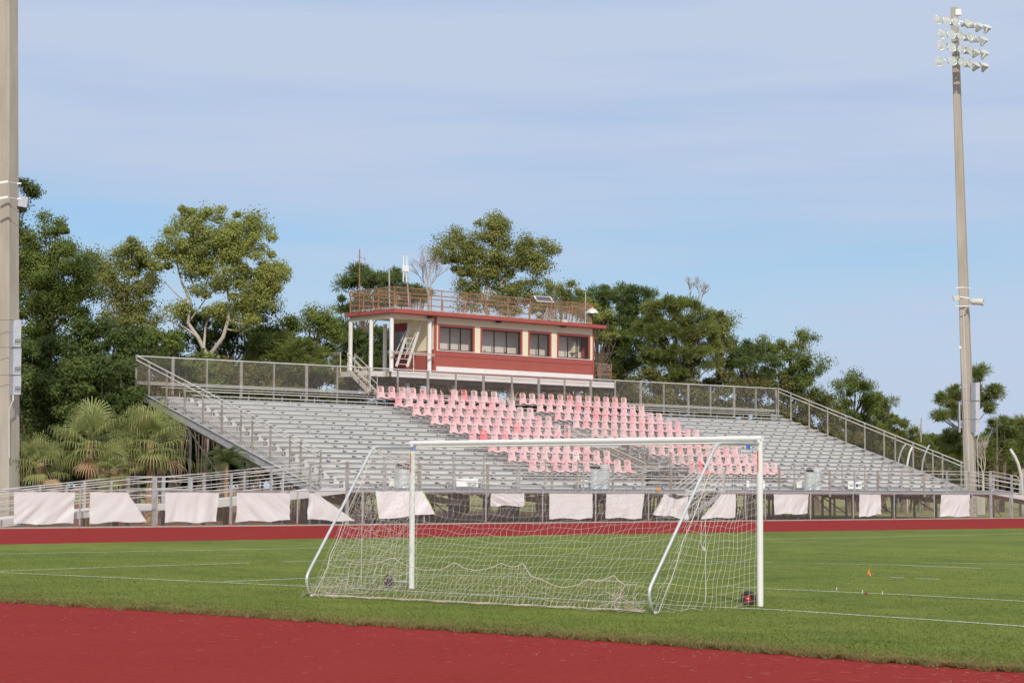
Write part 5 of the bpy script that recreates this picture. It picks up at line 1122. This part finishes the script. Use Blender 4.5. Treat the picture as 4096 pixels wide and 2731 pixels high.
tree('pine_tree', 'broad dark pine right of the press box, left one of two', [(1320, 690, 34, 20), (1370, 680, 34, 20), (1420, 675, 40, 18), (1470, 685, 36, 20), (1350, 715, 40, 20), (1420, 715, 50, 24), (1470, 730, 36, 30), (1420, 765, 50, 34), (1440, 815, 50, 34), (1400, 850, 50, 30)], 143, 'pine', trunk=1430, **PN_)
tree('pine_tree', 'rounded yellow green pine right of the press box, right one of two', [(1555, 690, 28, 16), (1520, 715, 34, 22), (1580, 715, 36, 24), (1500, 760, 40, 26), (1560, 755, 44, 26), (1615, 760, 34, 26), (1500, 810, 40, 28), (1565, 810, 50, 30), (1625, 815, 34, 28), (1540, 850, 60, 20)], 136, 'pine_y', trunk=1560, **PN_)
tree('broadleaf_tree', 'sunlit olive tree tucked right of the rounded pine', [(1645, 715, 20, 18), (1670, 745, 22, 16), (1640, 760, 26, 24), (1660, 790, 20, 20)], 139, 'olive', trunk=1650, dens=55)
tree('pine_tree', 'smaller pine before the green tree at right of centre', [(1700, 800, 28, 20), (1730, 800, 26, 18), (1700, 840, 40, 28), (1760, 840, 34, 26)], 141, 'pine', trunk=1715, **PN_)
tree('broadleaf_tree', 'full green tree above the right bleacher corner', [(1745, 790, 26, 18), (1790, 795, 30, 26), (1845, 785, 22, 20), (1810, 830, 40, 28), (1868, 835, 28, 24), (1830, 870, 40, 22), (1775, 875, 50, 22), (1850, 900, 26, 18)], 143, 'mid', trunk=1800)
tree('broadleaf_tree', 'dome shaped green tree above the sloping right rail', [(1975, 875, 24, 20), (1935, 895, 34, 22), (1985, 905, 34, 26), (1920, 925, 34, 22), (1960, 945, 40, 26), (2010, 930, 20, 20), (1985, 975, 34, 22)], 150, 'mid', trunk=1960, dens=60)
tree('pine_tree', 'small flat topped pine left of the right light pole', [(2038, 925, 20, 9), (2020, 945, 16, 10), (2040, 965, 24, 12)], 160, 'pine_y', trunk=2030, **PN_)
tree('pine_tree', 'low bushy pine left of the right light pole', [(2055, 985, 30, 20), (2090, 1005, 34, 18), (2060, 1020, 34, 18), (2110, 1030, 30, 20)], 158, 'pine_y', trunk=2075, **PN_)
tree('pine_tree', 'tall open pine directly behind the right light pole', [(2248, 862, 18, 20), (2268, 897, 24, 16), (2285, 905, 16, 16), (2262, 930, 20, 14), (2200, 900, 14, 14), (2170, 912, 16, 12), (2190, 925, 18, 12), (2196, 948, 14, 8), (2160, 955, 6, 5), (2235, 900, 16, 30)], 165, 'pine_y', trunk=2235, branches=40, **PN_)
for i, (bb, D, lab) in enumerate([([(2130, 1010, 30, 14), (2150, 1030, 34, 20), (2110, 1060, 30, 20)], 172, 'bushy pine low on the skyline left of the right light pole'), ([(2185, 1000, 24, 14), (2190, 1025, 30, 20), (2200, 1055, 30, 24)], 168, 'bushy pine hugging the left side of the right light pole'), ([(2300, 975, 26, 14), (2320, 1000, 34, 22), (2290, 1025, 30, 20)], 166, 'bushy pine right of the right light pole'), ([(2350, 965, 24, 16), (2365, 1000, 30, 30), (2340, 1040, 30, 22)], 160, 'bushy pine cut by the right picture edge'), ([(2270, 1010, 20, 20), (2275, 1045, 28, 20), (2320, 1065, 30, 16)], 178, 'thin far pine just right of the right light pole')]):
    tree('pine_tree', lab, bb, D, 'pine_y', trunk=bb[0][0], branches=14, **PN_)
# dense understorey, each a shrub
rsn = random.Random(21)
sh = [(40, 850, 60, 70, 108, 'dark', 'dark shrub mass beside the left light pole'), (130, 830, 60, 60, 109, 'dark', 'dark shrub under the dense green tree'), (220, 790, 60, 50, 110, 'dark', 'dark leafy shrub below the thin olive tree'), (310, 800, 56, 46, 109, 'dark', 'dark green shrub left of the back fence corner'), (110, 930, 80, 70, 105, 'dark', 'very dark thicket behind the leftmost palms'), (240, 890, 80, 70, 105, 'dark', 'very dark thicket behind the middle palms'), (370, 785, 50, 36, 113, 'mid', 'green shrub just above the back fence corner'), (300, 950, 60, 60, 106, 'dark', 'dark thicket behind the tallest palm'), (400, 860, 50, 50, 116, 'dark', 'dark shrub behind the left end of the back fence'), (470, 860, 50, 44, 116, 'mid', 'green shrub behind the back fence under the pale tree')]
for x, y, rx, ry, D, m_, lab in sh: tree('shrub', lab, [(x, y, rx, ry), (x + 20, y + ry, rx * .9, ry * .8), (x - 25, y - ry * .3, rx * .5, ry * .6)], D, m_, cat='shrub', group='shrubs behind the bleachers', dens=60, size=.10)
shx = [(520, 880, 117), (590, 885, 118), (660, 885, 119), (740, 885, 120), (820, 890, 121), (900, 900, 123), (985, 905, 124), (1070, 905, 126), (1155, 910, 127), (1240, 910, 129), (1325, 905, 131), (1410, 900, 133), (1490, 900, 134), (1570, 905, 136), (1650, 905, 137), (1730, 910, 139), (1810, 925, 141), (1880, 955, 143), (1950, 1000, 145), (2020, 1040, 148), (2080, 1070, 152)]
for i, (x, y, D) in enumerate(shx):
    tree('shrub', 'brown green undergrowth bush, %s from the left behind the back fence' % (ORD[i] if i < 16 else ['seventeenth', 'eighteenth', 'nineteenth', 'twentieth', 'twenty first'][i - 16]), [(x, y, 52, 42), (x + rsn.uniform(-20, 20), y - 30, 30, 20), (x, y + 50, 50, 30)], D, 'brush', cat='shrub', group='shrubs behind the bleachers', dens=60, size=.10)
# far woods that close the gaps low down
rg = np.random.default_rng(77); q, _c = leaves([(x, 1062 - (40 if x < 700 else 0), 80, 60) for x in range(-900, 3500, 60)], 190, 110, .55, rg, 1.5, 1.3)
o = npmesh('far_woods', q, len(q) // 4, L_['brush']); tag(o, 'low far woods seen between and behind the trees', 'woods', kind='stuff')
rg = np.random.default_rng(78); q, _c = leaves([(x, 990, 60, 120) for x in range(-60, 620, 50)], 124, 90, .40, rg, 1.6, 1.0)
o = npmesh('deep_thicket', q, len(q) // 4, L_['dark']); tag(o, 'deep shaded thicket far behind the palms', 'thicket', kind='stuff')
# slim trunks among the right woods
for i, x in enumerate((1968, 2110, 2290, 2345)):
    D = 160; a_ = onD(x * V, 1100 * V, D); a_.z = 0; c_ = onD((x + rsn.uniform(-8, 8)) * V, (960 if i else 940) * V, D); b = MB(); b.tube([a_, a_.lerp(c_, .5), c_], [.14, .11, .05], 6)
    for k in range(7): p = a_.lerp(c_, .3 + .1 * k); b.tube([p, p + Vector((rsn.uniform(-1, 1), rsn.uniform(-1, 1), rsn.uniform(.4, 1.4)))], [.05, .01], 4)
    t = thing('slim_tree', 'slim bare trunk in the right woods, %s from left' % ORD[i], 'tree', a_, 'slim bare trunks'); b.build('trunk', M['bark_pale' if i % 2 else 'bark'], t)
# leafless trees
def bare(label, roots, D, m, h):
    base = onD(roots[0][0] * V, roots[0][1] * V, D); g0 = Vector((base.x, base.y, 0)); t = thing('bare_tree', label, 'tree', g0, 'leafless trees'); b = MB(); rb = random.Random(int(roots[0][0]))
    b.tube([g0, base], [.12, .09], 6)
    def grow(p, d, L, r, depth):
        q = p + d * L; mid = p.lerp(q, .5) + Vector((rb.uniform(-.06, .06), rb.uniform(-.06, .06), 0)) * L; b.tube([p, mid, q], [r, r * .8, r * .6], 4, cap=False)
        if depth == 0: return
        for _ in range(3 if depth > 1 else 3):
            nd = (d + Vector((rb.uniform(-.6, .6), rb.uniform(-.6, .6), rb.uniform(-.05, .35)))).normalized(); grow(p.lerp(q, rb.uniform(.45, 1)), nd, L * rb.uniform(.55, .8), r * .6, depth - 1)
    for x, y in roots[1:]:
        q = onD(x * V, y * V, D); grow(base, (q - base).normalized(), (q - base).length * .45, .055, 5)
    b.build('branches', m, t)
bare('bare grey twiggy tree left of the tall olive tree', [(985, 680), (950, 580), (975, 560), (1005, 590)], 133, M['twig_grey'], 8)
bare('bare pale treetop poking above the rounded pine, left one', [(1588, 700), (1582, 640)], 152, M['twig_grey'], 6)
bare('bare pale treetop poking above the rounded pine, right one', [(1605, 702), (1612, 640), (1622, 655)], 152, M['twig_grey'], 6)
bare('pale dead tree right of the right light pole', [(2258, 1090), (2248, 1010), (2270, 1000), (2235, 1030)], 150, M['bark_pale'], 6)

# ---------------------------------------------------------------- palms
def fan_palm(label, x, y, rad, D, n, seed, lean=0, dead=True):
    rb = random.Random(seed); crown = onD(x * V, y * V, D); base = Vector((crown.x, crown.y, 0)); t = thing('fan_palm', label, 'palm', base, 'palms beside the ramp')
    b = MB(); b.tube([base, base.lerp(crown, .5) + Vector((.05, 0, 0)), crown], [.24, .20, .17], 10); b.build('trunk', M['palm_dead'], t)
    sc = V / F_PX * D; Rm = rad * sc; fb = MB(); db = MB()
    for i in range(n):
        az = i * 2.399 + rb.uniform(-.3, .3); el = R(78) - (i / n) * R(125) + rb.uniform(-.12, .12)
        d = Vector((math.cos(az) * math.cos(el), math.sin(az) * math.cos(el), math.sin(el))); pl = Rm * rb.uniform(.42, .62)
        s = crown + Vector((rb.uniform(-.1, .1), rb.uniform(-.1, .1), rb.uniform(-.25, .2))); e = s + d * pl + Vector((0, 0, -.12 * pl)); tgt = db if (i > n * .93 and dead) else fb
        tgt.tube([s, s.lerp(e, .5) + Vector((0, 0, .05)), e], [.02, .016, .012], 4, cap=False)
        side = d.cross(Vector((0, 0, 1)));
        if side.length < .1: side = Vector((1, 0, 0))
        side.normalize(); upv = side.cross(d).normalized(); K = 24; BLn = Rm * rb.uniform(.50, .72)
        for j in range(K):
            a = (j / (K - 1) - .5) * R(215); dd = (d * math.cos(a) + side * math.sin(a) + upv * .10 * math.cos(a * 2)).normalized(); Lj = BLn * 1.12 * (1 - .25 * abs(j / (K - 1) - .5) * 2) * rb.uniform(.9, 1.1)
            wv = dd.cross(upv).normalized() * (.017 * Rm); p0 = e; p1 = e + dd * Lj * .5; p2 = p1 + (dd * .8 + Vector((0, 0, -.30))).normalized() * Lj * .28; p3 = p2 + (dd * .25 + Vector((0, 0, -1.0))).normalized() * Lj * rb.uniform(.22, .42)
            tgt.add([p0 - wv * .25, p0 + wv * .25, p1 - wv, p1 + wv, p2 - wv * .6, p2 + wv * .6, p3], [(0, 1, 3, 2), (2, 3, 5, 4), (4, 5, 6)])
    fb.build('fronds', L_['palm'], t)
    if db.v: db.build('dead_fronds', M['palm_dead'], t)
fan_palm('fan palm at the left picture edge, lowest of the palms', 12, 1050, 72, 88.5, 24, 1)
fan_palm('fan palm in front of the left light pole', 92, 1062, 74, 88.0, 24, 2)
fan_palm('green fan palm, second from the right in the row', 205, 1012, 96, 89.5, 30, 3)
fan_palm('fan palm with dead brown fibres nearest the bleacher stringer', 345, 1010, 98, 91.5, 32, 4)
fan_palm('small fan palm tucked low between the big ones', 262, 1075, 60, 88.5, 24, 5)
crown = onD(520 * V, 1062 * V, 92); base = Vector((crown.x, crown.y, 0)); t = thing('feather_palm', 'soft feathery palm under the bleacher stringer', 'palm', base, 'palms beside the ramp')
b = MB(); b.tube([base, crown], [.12, .08], 8); b.build('trunk', M['palm_dead'], t); fb = MB(); rb = random.Random(8)
for i in range(26):
    az = i * 2.399; el = R(75) - i / 26 * R(75); d = Vector((math.cos(az) * math.cos(el), math.sin(az) * math.cos(el), math.sin(el))); L = 1.75; P_ = []
    for k in range(9): f = k / 8; P_.append(crown + d * (L * f) + Vector((0, 0, -.55 * f * f * L)))
    fb.tube(P_, .010, 4, cap=False)
    for k in range(1, 33):
        f = k / 33; kk = f * 8; i0 = min(int(kk), 7); p = P_[i0].lerp(P_[i0 + 1], kk - i0); tg = (P_[i0 + 1] - P_[i0]).normalized(); sd_ = tg.cross(Vector((0, 0, 1))).normalized()
        for sg in (-1, 1):
            q = p + (sd_ * sg * .8 + tg * .5 + Vector((0, 0, -.35))).normalized() * (.42 * math.sin(max(.15, f) * PI * .9 + .1)); w_ = tg * .012; fb.add([p - w_, p + w_, q], [(0, 1, 2)])
fb.build('fronds', L_['fern'], t)

for o in bpy.data.objects:
    if '_world' in o: del o['_world']
scene.render.resolution_x = 1024; scene.render.resolution_y = 682
